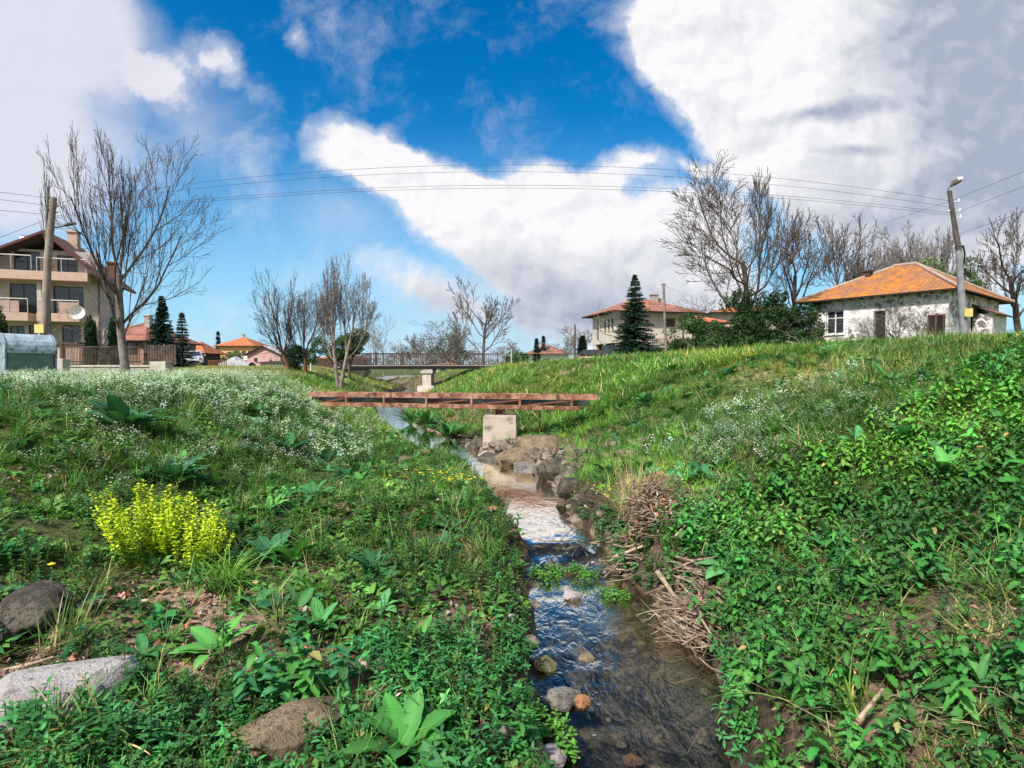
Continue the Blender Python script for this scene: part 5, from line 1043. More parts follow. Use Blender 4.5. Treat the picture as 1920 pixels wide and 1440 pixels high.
simple_house('low_house', 'house hidden by bushes showing only its orange roof', 1338, 1492, 52, 7.0, 1.1, 8, M_STUCCO, T_ORG, front=[(1, 2, 1, 2)], zg=2.6)
# two-storey house on the right bank
M_CREAM = mat('cream_wall', (.56, .48, .41), .9, (.50, .43, .37), 1.5, bump=.2)
t_ = thing('two_storey_house', 'two-storey cream house with red hip roof behind the spruce', 'house', (8.2, 44, 2.35), math.atan2(.24, .97))
zz = 1.0
wall((0, 0), (6.6, 0), 0, 3.85, .25, [(.4, 1.4, .1, 1.5), (4.3, 5.1, 2.75, 3.45), (3.5, 4.3, .2, 1.3)]).build('wall', M_CREAM, t_)
for o in [(.4, 1.4, .1, 1.5), (4.3, 5.1, 2.75, 3.45), (3.5, 4.3, .2, 1.3)]: window(t_, (0, 0), (6.6, 0), o, .25, M_WFRAME, M_GLASS, bars=1)
for o0 in (.5, 1.2, 1.9, 3.3): pass
so = [(.6, 1.0, 2.3, 3.4), (1.35, 1.75, 2.3, 3.4), (2.1, 2.5, 2.3, 3.4), (3.6, 4.05, 1.8, 3.4)]
so2 = [(4.7 - b_, 4.7 - a, c_, d_) for (a, b_, c_, d_) in so]
wall((0, 4.7), (0, .25), 1.45, 3.85, .25, [(min(a, b_), max(a, b_), c_, d_) for a, b_, c_, d_ in so2]).build('wall', M_CREAM, t_)
for a, b_, c_, d_ in so2: window(t_, (0, 4.7), (0, .25), (a, b_, c_, d_), .25, M_WFRAME, M_GLASS, bars=0)
wall((6.6, .25), (6.6, 4.7), 0, 3.85, .25).build('wall', M_CREAM, t_); wall((6.6, 4.95), (0, 4.95), 0, 3.85, .25).build('wall', M_CREAM, t_)
MB().box(.6, .8, .3, 4.6, 0, 1.4).build('ground_floor_wall', mat('brown_cladding', (.28, .16, .11), .8), t_); MB().box(.02, .3, 4.3, 4.6, 0, 1.44).box(.02, .3, 2.3, 2.6, 0, 1.44).build('porch_pillar', M_CREAM, t_)
hip(t_, 6.6, 4.95, 3.95, 1.25, .75, T_RED); chimney(t_, 4.6, 2.6, 4.6, 5.6, .25, M_CONC); chimney(t_, 5.3, 2.9, 4.6, 5.3, .12, M_CONC)
MB().tube([(5.75, -.07, .1), (5.75, -.07, 3.4), (6.2, -.4, 3.8)], .045, 6).build('downpipe', M_DARKWOOD, t_)
w2 = thing('house_wing', 'lower wing with orange roof at the right end of the two-storey house', 'house', (14.75, 45.9, 2.4), math.atan2(.24, .97))
house_box(w2, 3.0, 4.5, 3.2, M_CREAM, [(1.2, 1.9, .5, 1.4)]); hip(w2, 3.0, 4.5, 3.2, .8, .55, T_ORG)
t_ = thing('terrace', 'concrete garage block carrying a terrace with a red-brown railing', 'terrace', (P(1206, 670, 40).x, 40, 2.3), .12)
MB().box(0, .35, 0, 3, 0, .95).box(1.55, 2.9, 0, 3, 0, .95).box(.352, 1.548, .0, 3, .78, .95).build('garage_wall', M_CONC, t_); MB().box(.36, 1.54, .25, .3, 0, .77).build('garage_door', M_BLACK, t_)
MB().box(-.3, 3.3, -.25, 3.1, .952, 1.10).build('slab', M_CONCP, t_)
m = MB()
for k in range(26): xx = -.2 + k * .136; m.box(xx, xx + .03, -.15, -.12, 1.102, 1.55)
m.box(-.25, 3.25, -.16, -.11, 1.551, 1.6).build('railing', mat('redbrown_rail', (.25, .10, .07), .7), t_)
t_ = thing('garden_fence', 'dark grey sheet fence on a low white wall in front of the two-storey house', 'fence', (P(1128, 670, 41).x, 41, gz(6.6, 41)), -.02)
MB().box(-.2, 3.2, 0, .2, -.3, .38).build('low_wall', M_WHITE, t_); 
m = MB()
for k in range(17): m.box(.02 + k * .185, .19 + k * .185, .05 + (k % 2) * .02, .09 + (k % 2) * .02, .383, 1.28)
m.build('panel', mat('anthracite_sheet', (.035, .045, .055), .5), t_)
tag(MB().box(P(1152, 0, 40.5).x, P(1160, 0, 40.5).x, 40.5, 40.8, 2.0, 3.15).build('letter_box_post', M_BLACK), 'small black box on the white garden wall', 'box')

# old stone house
def stonewall():
    m = bpy.data.materials.new('whitewashed_stone'); m.use_nodes = True; t = NT(m.node_tree); b = t.n['Principled BSDF']; v = t.node('ShaderNodeTexCoord').outputs['Object']
    vo = t.node('ShaderNodeTexVoronoi', feature='F1'); vd = t.vm('ADD', v, t.vm('SCALE', t.vm('SUBTRACT', t.noise(v, 3, 3, .5, 0, True), (.5, .5, .5)))); t.n[-1]; 
    for n in t.n:
        if n.type == 'VECT_MATH' and n.operation == 'SCALE': n.inputs['Scale'].default_value = .35
    t.l.new(vd, vo.inputs['Vector']); vo.inputs['Scale'].default_value = 2.6
    ve = t.node('ShaderNodeTexVoronoi', feature='DISTANCE_TO_EDGE'); t.l.new(vd, ve.inputs['Vector']); ve.inputs['Scale'].default_value = 2.6
    patch = t.rng(t.noise(v, .75, 6, .68), .47, .56); stone = t.mix(vo.outputs['Color'], (.10, .085, .075), (.26, .22, .20)); sel = t.m('MULTIPLY', patch, t.rng(ve.outputs[0], .04, .13))
    base = t.mix(t.rng(t.noise(v, 2.2, 7, .7), .42, .62), (.74, .71, .68), (.46, .42, .40)); base = t.mix(t.rng(t.noise(v, 9, 5, .7), .55, .75), base, (.24, .21, .19))
    t.put(b.inputs['Base Color'], t.mix(sel, base, stone)); b.inputs['Roughness'].default_value = .95
    bn = t.node('ShaderNodeBump'); bn.inputs['Strength'].default_value = .8; bn.inputs['Distance'].default_value = .05
    t.l.new(t.m('ADD', t.m('MULTIPLY', sel, .5), t.noise(v, 14, 6, .6)), bn.inputs['Height']); t.l.new(bn.outputs[0], b.inputs['Normal']); return m
M_STONE = stonewall()
A = Vector((17.65, 33.4)); B = Vector((21.75, 28)); LF = (B - A).length; d = (B - A) / LF; ang_ = math.atan2(d.y, d.x)
t_ = thing('stone_house', 'old whitewashed stone house with mossy orange tiled hip roof', 'house', (A.x, A.y, 2.75), ang_); DW = 9.2; HZ = 3.0
def s_at(px):     # distance along the facade for a picture column
    k = (px - 960) / F; s_ = (k * A.y - A.x) / (d.x - k * d.y); return s_
fo = [(s_at(1547), s_at(1580), 1.0, 2.35), (s_at(1636), s_at(1658), .3, 2.15), (s_at(1738), s_at(1770), .3, 1.75)]
wall((0, 0), (LF, 0), 0, HZ, .5, fo).build('wall', M_STONE, t_)
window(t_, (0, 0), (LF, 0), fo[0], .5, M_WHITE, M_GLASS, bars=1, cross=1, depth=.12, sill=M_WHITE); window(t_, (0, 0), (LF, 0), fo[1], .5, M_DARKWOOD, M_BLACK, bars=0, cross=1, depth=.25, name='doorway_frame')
window(t_, (0, 0), (LF, 0), fo[2], .5, M_RUSTD, M_BLACK, bars=1, cross=0, depth=-.12, name='rusty_frame')
MB().box(fo[0][0] - .25, fo[0][0] - .003, -.02, .3, .7, 2.5).box(fo[0][1] + .003, fo[0][1] + .25, -.02, .3, .7, 2.5).build('window_surround', M_WHITE, t_)
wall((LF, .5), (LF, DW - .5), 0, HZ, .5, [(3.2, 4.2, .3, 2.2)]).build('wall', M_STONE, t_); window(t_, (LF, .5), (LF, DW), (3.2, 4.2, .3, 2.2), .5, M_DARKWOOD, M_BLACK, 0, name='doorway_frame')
wall((LF, DW), (0, DW), 0, HZ, .5).build('wall', M_STONE, t_); wall((0, DW - .5), (0, .5), 0, HZ, .5).build('wall', M_STONE, t_)
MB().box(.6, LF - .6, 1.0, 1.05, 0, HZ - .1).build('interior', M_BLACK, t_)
rf = hip(t_, LF, DW, HZ, 2.15, .55, T_MOSS, rl=1.2, th=.09)
m = MB()
for k in range(15): xx = -.4 + k * (LF + .8) / 14; m.box(xx - .04, xx + .04, -.5, 0, HZ - .16, HZ - .08 + .0)
m.build('rafter_ends', M_DARKWOOD, t_)
m = MB(); ov = .55; r0 = Vector((-ov + (LF + 2 * ov - 1.2) / 2, DW / 2, HZ + 2.15)); r1 = Vector((LF + ov - (LF + 2 * ov - 1.2) / 2, DW / 2, HZ + 2.15))
m.tube([r0 + Vector((0, 0, .04)), r1 + Vector((0, 0, .04))], .11, 7); 
for (a, b_) in ((r0, (-ov, -ov, HZ)), (r1, (LF + ov, -ov, HZ)), (r1, (LF + ov, DW + ov, HZ)), (r0, (-ov, DW + ov, HZ))): m.tube([a, b_], .10, 7)
m.build('ridge_tiles', mat('ridge_grey', (.30, .20, .15), .9, (.36, .28, .22), 4), rf)
chimney(t_, 1.9, 3.2, HZ + .8, HZ + 1.8, .2, mat('sooty_chimney', (.06, .04, .035), .9))
ax_ = thing('annex', 'low whitewashed lean-to shed at the right of the stone house', 'shed', (B.x, B.y, 2.75), ang_)
M_WW = mat('whitewash', (.66, .64, .6), .9, (.5, .48, .45), 2)
wall((.003, 4.0), (.85, 4.0), 0, 1.95, .2).build('wall', M_STONE, ax_); wall((.85, 4.2), (.85, 6.6), 0, 1.95, .2).build('wall', M_WW, ax_); wall((.85, 6.8), (.003, 6.8), 0, 1.95, .2).build('wall', M_WW, ax_)
roofmesh([[(1.1, 3.8, 1.92), (1.1, 7.0, 1.92), (.01, 7.0, 2.5), (.01, 3.8, 2.5)]], 'roof', [T_OLD, M_SOFF], ax_, .08)

# ------------------------------------------------------------------ rusty pipe bridge
t_ = thing('pipe_bridge', 'rusty steel truss carrying an old pipe across the stream', 'pipe bridge', (0, 0, 0))
pa = P(575, 741, 12.4); pb = P(1120, 741, 11.0); dv = (pb - pa).normalized(); nv = Vector((dv.y, -dv.x, 0)).normalized() * -1
def along(px, zt, back=0):
    k = (px - 960) / F; s_ = (k * pa.y - pa.x) / (dv.x - k * dv.y); return Vector((pa.x + dv.x * s_, pa.y + dv.y * s_, zt)) + nv * back
ZT, ZB = 1.215, 1.0
for bk in (0, .32):
    MB().bar(along(575, ZT, bk), along(1120, ZT, bk), .012, .095).bar(along(575, ZT + .0475, bk + .045), along(1120, ZT + .0475, bk + .045), .08, .012).build('top_chord', M_RUST, t_)
    MB().bar(along(596, ZB, bk), along(1088, ZB, bk), .012, .075).bar(along(596, ZB - .036, bk + .04), along(1088, ZB - .036, bk + .04), .07, .012).build('bottom_chord', M_RUST, t_)
    for k in (649, 720, 799, 884, 975, 1072): MB().bar(along(k, ZB - .03, bk - .012), along(k, ZT + .05, bk - .012), .045, .012, 0, nv).build('post', M_RUST, t_)
    m = MB()
    for (a, b_) in ((600, 649), (800, 884), (884, 975), (975, 1072)): m.bar(along(a, ZB + .03, bk + .02), along(b_, ZT - .06, bk + .02), .03, .012, 0, nv)
    m.build('diagonals', M_RUSTD, t_)
MB().tube([along(560, 1.10, .16), along(760, 1.105, .16), along(1100, 1.09, .16)], .058, 12).build('pipe', M_PIPE, t_)
m = MB()
for k in (649, 799, 975, 1060): m.bar(along(k, ZB - .02, 0), along(k, ZB - .02, .42), .04, .02)
m.build('cross_ties', M_RUSTD, t_)
cx, cy = P(936, 0, 11.45).x, 11.45
t_ = thing('concrete_pier', 'stained concrete block standing on rocks under the pipe bridge', 'concrete block', (cx + .02, cy + .1, 0), -.05)
m = MB().prism([(-.345, .15), (.345, .15), (.335, .835), (-.335, .835)], -.26, .30).build('block', mat('stained_concrete', (.46, .38, .31), .9, (.36, .29, .24), 2.2, col3=(.10, .085, .075), scale3=3.2, bump=.4, detail=8), t_, .015)
MB().box(-.13, -.10, -.1, .1, .837, .968).box(.06, .09, -.1, .1, .837, .968).box(-.1, .06, -.015, .015, .837, .968).build('steel_saddle', M_RUSTD, t_)
q = P(1012, 790, 11.6); tag(MB().tube([(q.x, q.y, gz(q.x, q.y) - .05), (q.x, q.y, .99)], .018, 6).build('steel_prop', M_RUSTD), 'thin steel prop under the right part of the pipe bridge', 'prop')

# ------------------------------------------------------------------ concrete footbridge
t_ = thing('footbridge', 'long footbridge with dark steel railings on concrete piers', 'footbridge', (0, 0, 0))
pts_ = [Vector(((582 - 960) / F * 52, 52, 1.35)), Vector(((655 - 960) / F * 42, 42, 1.88)), Vector(((943 - 960) / F * 45, 45, 1.92))]
for i in range(2):
    a, b_ = pts_[i], pts_[i + 1]; n_ = Vector((b_ - a)); n_.z = 0; n_.normalize(); n_ = Vector((-n_.y, n_.x, 0)); e0 = -.02 if i else 0
    if i == 0: n_ = Vector((.72, .69, 0))
    MB().bar(a + n_ * .9 - Vector((0, 0, .09)), b_ + n_ * .9 - Vector((0, 0, .09 + .0)), 1.9, .16).build('deck', M_CONC, t_)
    MB().bar(a - n_ * .06 - Vector((0, 0, .06)), b_ - n_ * .06 - Vector((0, 0, .06)), .06, .24).build('edge_beam', M_BLACK, t_); MB().bar(a - n_ * .08 + Vector((0, 0, .085)), b_ - n_ * .08 + Vector((0, 0, .085)), .08, .04).build('edge_strip', M_CONCP, t_)
    for off_ in (0.0, 1.8):
        m = MB(); L = (b_ - a).length; nb_ = int(L / .14)
        for z_ in (.12, 1.02): m.bar(a + n_ * off_ + Vector((0, 0, z_)), b_ + n_ * off_ + Vector((0, 0, z_)), .05, .05)
        for k in range(nb_):
            p = a.lerp(b_, (k + .5) / nb_) + n_ * off_; m.box(p.x - .014, p.x + .014, p.y - .014, p.y + .014, p.z + .145, p.z + .995)
        m.build('railing', mat('railing_paint', (.075, .045, .035), .7) if i == 0 and off_ == 0 else bpy.data.materials['railing_paint'], t_)
        npst = max(2, int(L / 1.9))
        for k in range(npst + 1):
            p = a.lerp(b_, k / npst) + n_ * off_ + Vector((0, 0, 0)); MB().box(p.x - .035, p.x + .035, p.y - .035, p.y + .035, p.z, p.z + 1.12).build('railing_post', M_DARKWOOD, t_)
for (px_, Y, w_, base) in ((671, 42.6, .42, 0), (800, 43.5, .34, 1)):
    x = (px_ - 960) / F * Y; z0 = gz(x, Y) - .3; m = MB().box(x - w_, x + w_, Y - .05, Y + 1.7, z0, 1.38).box(x - w_ - .14, x + w_ + .14, Y - .15, Y + 1.8, 1.381, 1.66)
    m.build('pier', M_CONCP, t_, .02)
    if base: MB().prism([(x - .75, -.4), (x + .85, -.4), (x + .6, .42), (x - .6, .42)], Y - .7, Y + 2.2).build('pier_base', M_CONCP, t_, .03)
# ------------------------------------------------------------------ front wall, fence, container, post
x0, x1 = (-30 - 960) / F * 19, (332 - 960) / F * 19.6
t_ = thing('low_wall', 'low concrete garden wall running behind the big bare tree', 'wall', (0, 0, 0))
MB().box((118 - 960) / F * 19, x1 - .02, 19, 19.22, 1.3, 1.84).build('wall_body', M_CONC, t_, .01); MB().box((118 - 960) / F * 19 - .02, x1 - .55, 18.97, 19.25, 1.841, 1.90).build('coping', M_CONCP, t_)
MB().box(x1 - .54, x1, 18.95, 19.4, 1.3, 2.02).build('end_pier', M_CONCP, t_, .01)
tag(MB().box((-60 - 960) / F * 19, (15 - 960) / F * 19, 19, 19.2, 1.2, 1.9).build('low_wall', M_SLAB), 'pinkish garden wall at the left edge beside the waste container', 'wall')
t_ = thing('plank_fence', 'dark wooden plank fence on the concrete wall right of the big bare trunk', 'fence', (0, 0, 0))
fx0, fx1 = (268 - 960) / F * 19.2, (328 - 960) / F * 19.2
m = MB(); n = 12
for k in range(n): a = fx0 + (fx1 - fx0) * k / n; m.box(a, a + (fx1 - fx0) / n * .82, 19.3, 19.33, 1.91, 2.60 + R.uniform(-.03, .03))
m.build('planks', M_DARKWOOD, t_); MB().box(fx0, fx1, 19.331, 19.37, 2.0, 2.06).box(fx0, fx1, 19.331, 19.37, 2.45, 2.51).build('rails', M_DARKWOOD, t_)
t_ = thing('wire_fence', 'dark iron fence on the concrete wall left of the big bare trunk', 'fence', (0, 0, 0)); fx2 = (122 - 960) / F * 19.2; m = MB()
for k in range(52): a = fx2 + (fx0 - fx2) * k / 52; m.box(a, a + .016, 19.1, 19.116, 1.905, 2.5)
m.box(fx2, fx0 - .02, 19.09, 19.125, 2.501, 2.54).box(fx2, fx0 - .02, 19.125, 19.15, 2.0, 2.03); m.build('bars', M_DARKWOOD, t_)
t_ = thing('screen_wall', 'ribbed pinkish screen panel with a dark frame below the beige house', 'screen', (0, 0, 0)); sx0, sx1 = (104 - 960) / F * 22, (170 - 960) / F * 22; m = MB()
for k in range(14): a = sx0 + (sx1 - sx0) * k / 14; m.box(a, a + (sx1 - sx0) / 14 * .9, 22, 22.05, 1.4, 2.72)
m.build('panel', M_SLAB, t_); MB().box(sx0 - .05, sx1, 21.9, 21.99, 2.73, 2.80).box(sx0 - .05, sx1, 21.9, 21.99, 1.9, 1.96).box(sx0 + .28, sx0 + .36, 21.9, 21.99, 1.97, 2.72).build('frame', M_DARKWOOD, t_)
tag(MB().box((98 - 960) / F * 17, (118 - 960) / F * 17, 17, 17.3, 1.3, 2.08).build('concrete_post', M_CONCP, None, .02), 'short pale concrete pillar right of the waste container', 'pillar')
t_ = thing('waste_container', 'grey-green metal waste container with a rounded pale blue lid', 'waste container', (P(30, 700, 15.2).x, 14.9, 1.50), math.radians(58)); t_.scale = (.80, .78, 1.0)
M = Matrix(((0, 1, 0, 0), (1, 0, 0, 0), (0, 0, 1, 0), (0, 0, 0, 1)))
prof = [(.08, .15), (.92, .15), (1.0, .78), (0.0, .78)]
M_LID = mat('lid_blue_grey', (.38, .46, .54), .45, (.24, .31, .36), 2, col3=(.16, .17, .17), scale3=7); M_CSIDE = mat('container_side', (.26, .32, .37), .5, (.20, .25, .29), 3, col3=(.12, .11, .10), scale3=6); M_CGREEN = mat('container_green', (.09, .17, .15), .5, (.13, .21, .19), 3)
MB().prism(prof, 0.05, 1.32, 0, M).build('body', M_CGREEN, t_, .02)
arc = [(-.06, .70)] + [(.5 - .56 * math.cos(a), .78 + .46 * math.sin(a)) for a in np.linspace(0.05, math.pi - .05, 12)] + [(1.06, .70)]
MB().prism(arc, 0.03, 1.34, 0, M).build('lid', M_LID, t_, .015)
sidep = [(.03, .1), (.97, .1), (1.04, .70)] + [(.5 - .58 * math.cos(a), .78 + .48 * math.sin(a)) for a in np.linspace(math.pi - .05, .05, 10)] + [(-.04, .70)]
for xx in (-.03, 1.345): MB().prism(sidep, xx, xx + .055, 0, M).build('side_plate', M_CSIDE, t_, .01)
MB().tube([(-.08, .25, .9), (-.13, .3, 1.05), (-.13, .6, 1.0), (-.10, .65, .65), (-.08, .5, .55)], .022, 6).build('lever', M_BLACK, t_)
for (a, b_) in ((.15, .15), (1.2, .15), (.15, .85), (1.2, .85)): MB().tube([(a - .03, b_, .08), (a + .03, b_, .08)], .08, 12).build('wheel', M_BLACK, t_)
tag(MB().box((-12 - 960) / F * 5.2, (5 - 960) / F * 5.2, 5.2, 5.3, gz(-4.75, 5.2) - .1, EYE - 128 / F * 5.2).build('concrete_post', M_CONCP, None, .01), 'pale concrete post cut by the left edge halfway up the bank', 'post')
for (a, b_, Y) in ((800, 822, 15.5), (770, 812, 16.5), (840, 838, 13.2)):
    q = P(a, b_, Y); q.z = wlev(Y) - .02; V1, T1, C1 = rosette(26, .5, .07, (.05, .15, .04), 1.0, 5, .12); me = fast_mesh('weed_clump', V1, T1); set_col(me, C1); o = link('weed_clump', me, None, [M_LEAF]); o.location = q; tag(o, {800: 'middle dark weed clump in the stream beyond the pipe bridge', 770: 'farthest dark weed clump in the stream beyond the pipe bridge', 840: 'nearest dark weed clump standing in the stream behind the rocks'}[a], 'plant', 'weed clumps in the far stream')
tag(MB().tube([on(583, 30), on(583, 30, .45)], .035, 8).build('marker_post', M_WHITE), 'tiny white marker post near the footbridge ramp', 'post')
# ------------------------------------------------------------------ cars
def car(name, label, px, Y, rz, paint, z=None, hatch=True):
    x = (px - 960) / F * Y; t_ = thing(name, label, 'car', (x, Y, gz(x, Y) if z is None else z), rz, 'parked cars')
    # local: length along y, nose at -y
    low = [(-2.0, .30), (-2.05, .55), (-1.95, .72), (-1.05, .90), (1.75, .95), (2.02, .85), (2.05, .45), (1.95, .28)]
    cab = [(-1.05, .90), (-.35, 1.38), (.1, 1.46), (1.1, 1.42), (1.85, .95)]
    Mx = Matrix(((0, 1, 0, 0), (1, 0, 0, 0), (0, 0, 1, 0), (0, 0, 0, 1)))
    b_ = MB().prism(low, -.87, .87, 0, Mx).build('body', paint, t_, .10)
    m = MB(); w0, w1 = .82, .62
    vs = [(s_ * (w0 if z_ < 1.0 else w1), y_, z_) for s_ in (-1, 1) for (y_, z_) in cab]; n = len(cab)
    m.add(vs, [tuple(range(n)), tuple(reversed(range(n, 2 * n)))] + [(i, i + n, (i + 1) % n + n, (i + 1) % n) for i in range(n)]).build('cabin', paint, t_, .06)
    def cy(z_): return -1.05 + (z_ - .9) / .48 * .7
    MB().add([(-.70, cy(.96) - .03, .97), (.70, cy(.96) - .03, .97), (.56, cy(1.33) - .03, 1.34), (-.56, cy(1.33) - .03, 1.34), (-.70, cy(.96) + .01, .96), (.70, cy(.96) + .01, .96), (.56, cy(1.33) + .01, 1.33), (-.56, cy(1.33) + .01, 1.33)], [(0, 1, 2, 3), (7, 6, 5, 4), (0, 4, 5, 1), (1, 5, 6, 2), (2, 6, 7, 3), (3, 7, 4, 0)]).build('windscreen', M_GLASS, t_)
    MB().add([(-.66, 1.72, 1.05), (.66, 1.72, 1.05), (.56, 1.2, 1.38), (-.56, 1.2, 1.38), (-.66, 1.78, 1.05), (.66, 1.78, 1.05), (.56, 1.26, 1.40), (-.56, 1.26, 1.40)], [(3, 2, 1, 0), (4, 5, 6, 7), (0, 1, 5, 4), (1, 2, 6, 5), (2, 3, 7, 6), (3, 0, 4, 7)]).build('rear_window', M_GLASS, t_)
    MB().box(-.55, .55, -2.09, -2.0, .34, .46).build('grille', M_BLACK, t_)
    for s_ in (-1, 1):
        MB().tube([(s_ * .62, -2.06, .64), (s_ * .62, -1.9, .66)], [.11, .13], 10).build('headlight', M_STEEL, t_); MB().box(s_ * .70 - .12, s_ * .70 + .12, 2.0, 2.07, .62, .80).build('tail_light', mat('tail_red', (.3, .02, .02), .3), t_)
        MB().box(s_ * .98 - .08, s_ * .98 + .08, -.72, -.6, .95, 1.07).build('mirror', paint, t_, .02)
        for yy_ in (-1.3, 1.3):
            wl_ = MB().tube([(s_ * .70, yy_, .31), (s_ * .89, yy_, .31)], .31, 18).build('wheel', M_BLACK, t_); MB().tube([(s_ * .80, yy_, .31), (s_ * .90, yy_, .31)], .19, 12).build('rim', M_STEEL, wl_)
    return t_
def paint(name, c): return mat(name, c, .3, spec=.6, metal=.3)
car('parked_car', 'silver hatchback parked nose to the camera by the orange-roofed shed', 362, 52, .5, paint('silver_paint', (.55, .57, .60)))
car('parked_car', 'dark red car parked left of the dark grey fence', 1112, 46, 2.8, paint('red_paint', (.07, .015, .02)), z=1.85)
car('parked_car', 'white car behind the dark red one', 1125, 52, 1.6, paint('white_paint_car', (.75, .76, .78)), z=2.3)
t_ = thing('covered_car', 'car under a pale grey tarpaulin in front of the yellow house', 'car', (P(435, 0, 72).x, 72, gz(P(435, 0, 72).x, 72)), 1.5, 'parked cars')
V = []; n = 14; mm = 22
for i in range(mm):
    u_ = i / (mm - 1); hh_ = .55 + .75 * math.exp(-((u_ - .55) / .28) ** 2)
    for j in range(n): a = math.pi * j / (n - 1); V.append(((.85 + .06 * math.sin(i * 1.7 + j)) * math.cos(a), -2 + 4 * u_, hh_ * (math.sin(a) ** .6 if 0 < a < math.pi else 0) + .03 * math.sin(i * 2.1 + j * 1.3)))
MB().add(V, [(i * n + j, i * n + j + 1, (i + 1) * n + j + 1, (i + 1) * n + j) for i in range(mm - 1) for j in range(n - 1)], 0, True).build('tarpaulin', mat('tarp', (.36, .36, .38), .6, (.22, .22, .22), 3), t_)
t_ = thing('rail_fence', 'low reddish rail fence right of the silver car', 'fence', (0, 0, 0)); a0, a1 = P(380, 0, 66).x, P(414, 0, 66).x; zf = gz(a0, 66); m = MB()
for k in range(12): xx = a0 + (a1 - a0) * k / 11; m.box(xx - .04, xx + .04, 66, 66.06, zf, zf + .75)
m.build('pickets', M_RUSTD, t_); MB().box(a0, a1, 65.95, 65.99, zf + .6, zf + .7).build('rail', M_RUSTD, t_)
ap_ = [on(330, 40, .02), on(395, 40, .02), on(380, 58, .02), on(335, 58, .02)]
tag(MB().add([tuple(q) for q in ap_] + [(q.x, q.y, q.z - .2) for q in ap_], [(0, 1, 2, 3), (0, 4, 5, 1), (1, 5, 6, 2)]).build('driveway', M_CONCP), 'pale concrete driveway in front of the silver car', kind='structure')
def ribbon(name, ctr, wd, m, label):
    n = len(ctr); V = []
    for i, c_ in enumerate(ctr):
        d_ = (Vector(ctr[min(i + 1, n - 1)]) - Vector(ctr[max(i - 1, 0)])).normalized(); s_ = Vector((d_.y, -d_.x))
        for k in range(7): q_ = Vector(c_) + s_ * wd * (k / 6 - .5); V.append((q_.x, q_.y, gz(q_.x, q_.y) + .03))
    tag(MB().add(V, [(i * 7 + k, i * 7 + k + 1, (i + 1) * 7 + k + 1, (i + 1) * 7 + k) for i in range(n - 1) for k in range(6)]).build(name, m), label, kind='structure')
ribbon('road', [(-60 + i * 2.5 + 0, 62 - abs(i - 8) * .3) for i in range(15)] + [(-20 + i * 2, 58 + i * 1.6) for i in range(1, 10)], 4.5, mat('asphalt', (.16, .15, .145), .9, (.22, .205, .19), 2, bump=.3), 'grey village road passing in front of the yellow and pink houses')
# ------------------------------------------------------------------ poles and wires
t_ = thing('utility_pole', 'leaning concrete utility pole with a small lamp arm in front of the three-storey house', 'utility pole', on(80, 21, -.1)); b0 = t_.location; tp = P(101, 370, 21)
def rel(px, py, Y=21): return P(px, py, Y) - b0
MB().tube([(0, 0, 0), (rel(90, 480)), rel(101, 370)], [.15, .125, .10], 10).build('pole', mat('weathered_pole', (.30, .24, .19), .9, (.22, .17, .14), 3, bump=.3), t_)
MB().tube([rel(99, 427), rel(120, 424), rel(128, 421)], .025, 6).build('lamp_arm', M_DARKWOOD, t_); MB().tube([rel(122, 423), rel(130, 420), rel(142, 419)], [.04, .07, .045], 8).build('lamp_head', M_BARKD, t_)
m = MB()
for (y_) in (496, 500, 386, 398): q = rel(90 + (500 - y_) * .085, y_); m.tube([q - Vector((.2, 0, 0)), q + Vector((.2, 0, 0))], .025, 6)
m.build('bracket', M_RUSTD, t_); q = rel(83, 617); MB().box(q.x - .17, q.x + .17, q.y - .24, q.y - .20, q.z - .16, q.z + .16).build('tag', mat('yellow_tag', (.6, .48, .16), .7), t_)
t_ = thing('street_lamp', 'leaning concrete pole with a curved street lamp in front of the stone house', 'street lamp', on(1808, 24, -.1)); b0 = t_.location
def rel2(px, py, Y=24): return P(px, py, Y) - b0
MB().tube([(0, 0, 0), rel2(1803, 560), rel2(1798, 470)], [.15, .135, .12], 12).build('pole', mat('grey_pole', (.17, .17, .19), .8, (.23, .22, .23), 3, bump=.2), t_)
MB().tube([rel2(1798, 470), rel2(1788, 410), rel2(1780, 358)], [.11, .095, .085], 10).build('upper_pole', mat('dark_upper_pole', (.07, .055, .05), .9, (.11, .09, .08), 4), t_)
MB().tube([rel2(1783, 385), rel2(1777, 364), rel2(1778, 354), rel2(1784, 347)], .022, 6).build('lamp_arm', M_DARKWOOD, t_)
lh = MB().tube([rel2(1783, 349), rel2(1789, 343), rel2(1799, 338)], [.05, .12, .10], 10).build('lamp_head', M_BARKD, t_); MB().tube([rel2(1793, 338), rel2(1803, 335)], [.12, .09], 10).build('diffuser', M_WHITE, lh)
m = MB()
for (x_, y_) in ((1793, 378), (1795, 396), (1797, 408), (1782, 395)): q = rel2(x_, y_); m.tube([q - Vector((.15, 0, 0)), q + Vector((.1, 0, 0))], .02, 6).tube([q + Vector((.1, 0, 0)), q + Vector((.1, 0, .12))], .035, 7)
m.build('insulators', M_WHITE, t_)
m = MB().tube([rel2(1792, 462), rel2(1806, 462)], .05, 8).tube([rel2(1806, 462), rel2(1809, 475), rel2(1808, 492)], .035, 6); m.build('bracket', M_BLACK, t_)
q = rel2(1808, 587); MB().box(q.x - .16, q.x + .16, q.y - .26, q.y - .20, q.z - .17, q.z + .17).build('tag', mat('yellow_tag_lamp', (.6, .46, .14), .7), t_)
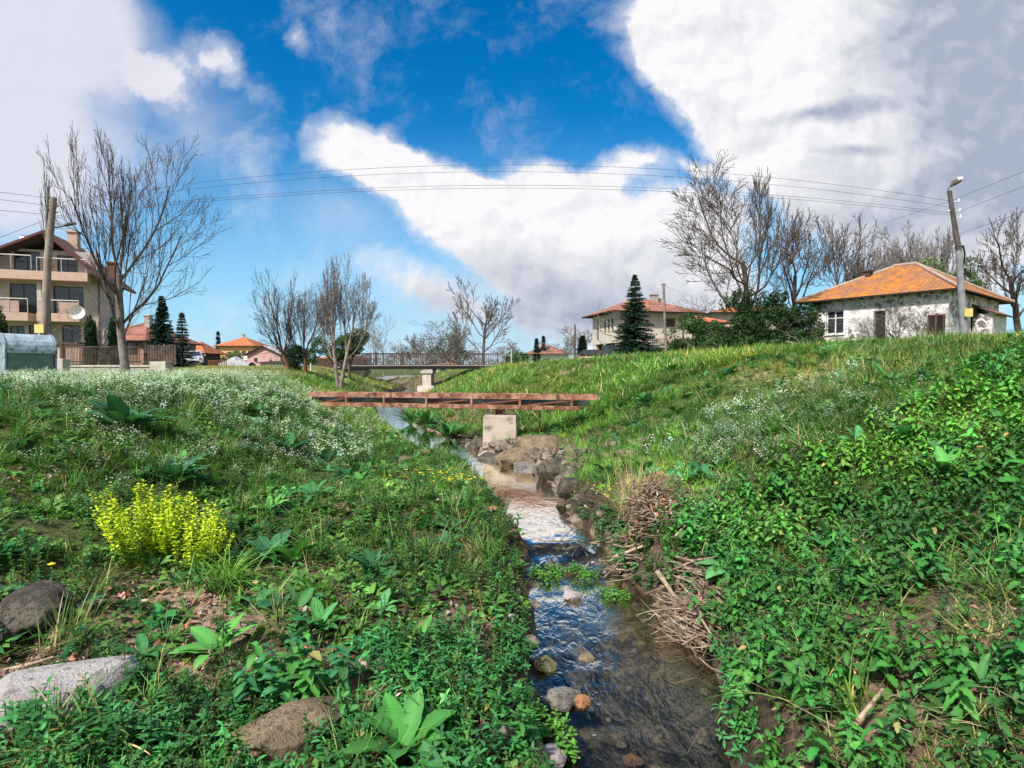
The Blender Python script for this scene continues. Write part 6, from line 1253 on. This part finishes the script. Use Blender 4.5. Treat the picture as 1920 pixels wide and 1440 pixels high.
for (px_, y0_, y1_, Y, r_, lb, mm_) in ((1249, 672, 531, 33, .09, 'weathered wooden pole right of the two-storey house', M_BARK), (1078, 676, 608, 58, .10, 'dark thin pole left of the parked cars', M_DARKWOOD), (959, 686, 655, 60, .08, 'pale short post at the right end of the footbridge', M_CONCP)):
    b_ = on(px_, Y, -.1); tp_ = P(px_ - (5 if Y == 33 else 0), y1_, Y); t_ = thing('wooden_pole', lb, 'pole', b_); MB().tube([(0, 0, 0), tp_ - b_], [r_, r_ * .75], 8).build('shaft', mm_, t_)
    if Y == 33: MB().tube([tp_ - b_ + Vector((-.15, 0, -.1)), tp_ - b_ + Vector((.15, 0, -.1))], .03, 5).build('crossarm', M_DARKWOOD, t_)
def wire(pts4, label, Y0=21., Y1=24., r_=.0065):
    x0_, x1_ = pts4[0][0], pts4[-1][0]; xs = np.array([p[0] for p in pts4]); ys = np.array([p[1] for p in pts4]); xx = np.linspace(x0_, x1_, 25 if len(pts4) > 2 else 5)
    co = np.polyfit(xs, ys, min(2, len(xs) - 1)); yy_ = np.polyval(co, xx); P3 = []
    for a, b_ in zip(xx, yy_): f = (a - x0_) / (x1_ - x0_); Y = 1 / ((1 - f) / Y0 + f / Y1); P3.append(P(a, b_, Y))
    tag(MB().tube(P3, r_, 5).build('overhead_wire', M_WIRE), label, 'wire', 'overhead wires')
for (p_, lb) in (([(101, 380), (500, 332), (960, 308), (1330, 322), (1785, 378)], 'top long wire between the two leaning poles'), ([(101, 388), (500, 344), (960, 321), (1330, 334), (1785, 390)], 'second long wire from the top between the two poles'),
        ([(99, 404), (500, 368), (960, 345), (1330, 357), (1784, 400)], 'third long wire from the top between the two poles'), ([(99, 408), (500, 371), (960, 351), (1330, 363), (1784, 404)], 'lowest long wire between the two poles')): wire(p_, lb)
for (p_, lb) in (([(-120, 346), (98, 372)], 'highest wire left of the left pole'), ([(-120, 360), (98, 386)], 'second wire left of the left pole'), ([(-120, 384), (98, 403)], 'third wire left of the left pole'), ([(-120, 492), (96, 408)], 'wire falling steeply to the left from the left pole')): wire(p_, lb, 16, 21)
for (p_, lb) in (([(1784, 376), (1990, 294)], 'highest wire rising right from the street lamp'), ([(1786, 402), (1990, 322)], 'second wire rising right from the street lamp'), ([(1796, 440), (1990, 372)], 'lowest wire rising right from the street lamp')): wire(p_, lb, 24, 17)
wire([(1782, 377), (1560, 450)], 'wire falling left from the street lamp behind the trees', 24, 45)
wire([(1244, 536), (1340, 572)], 'short wire from the wooden pole to the hidden house', 33, 50)
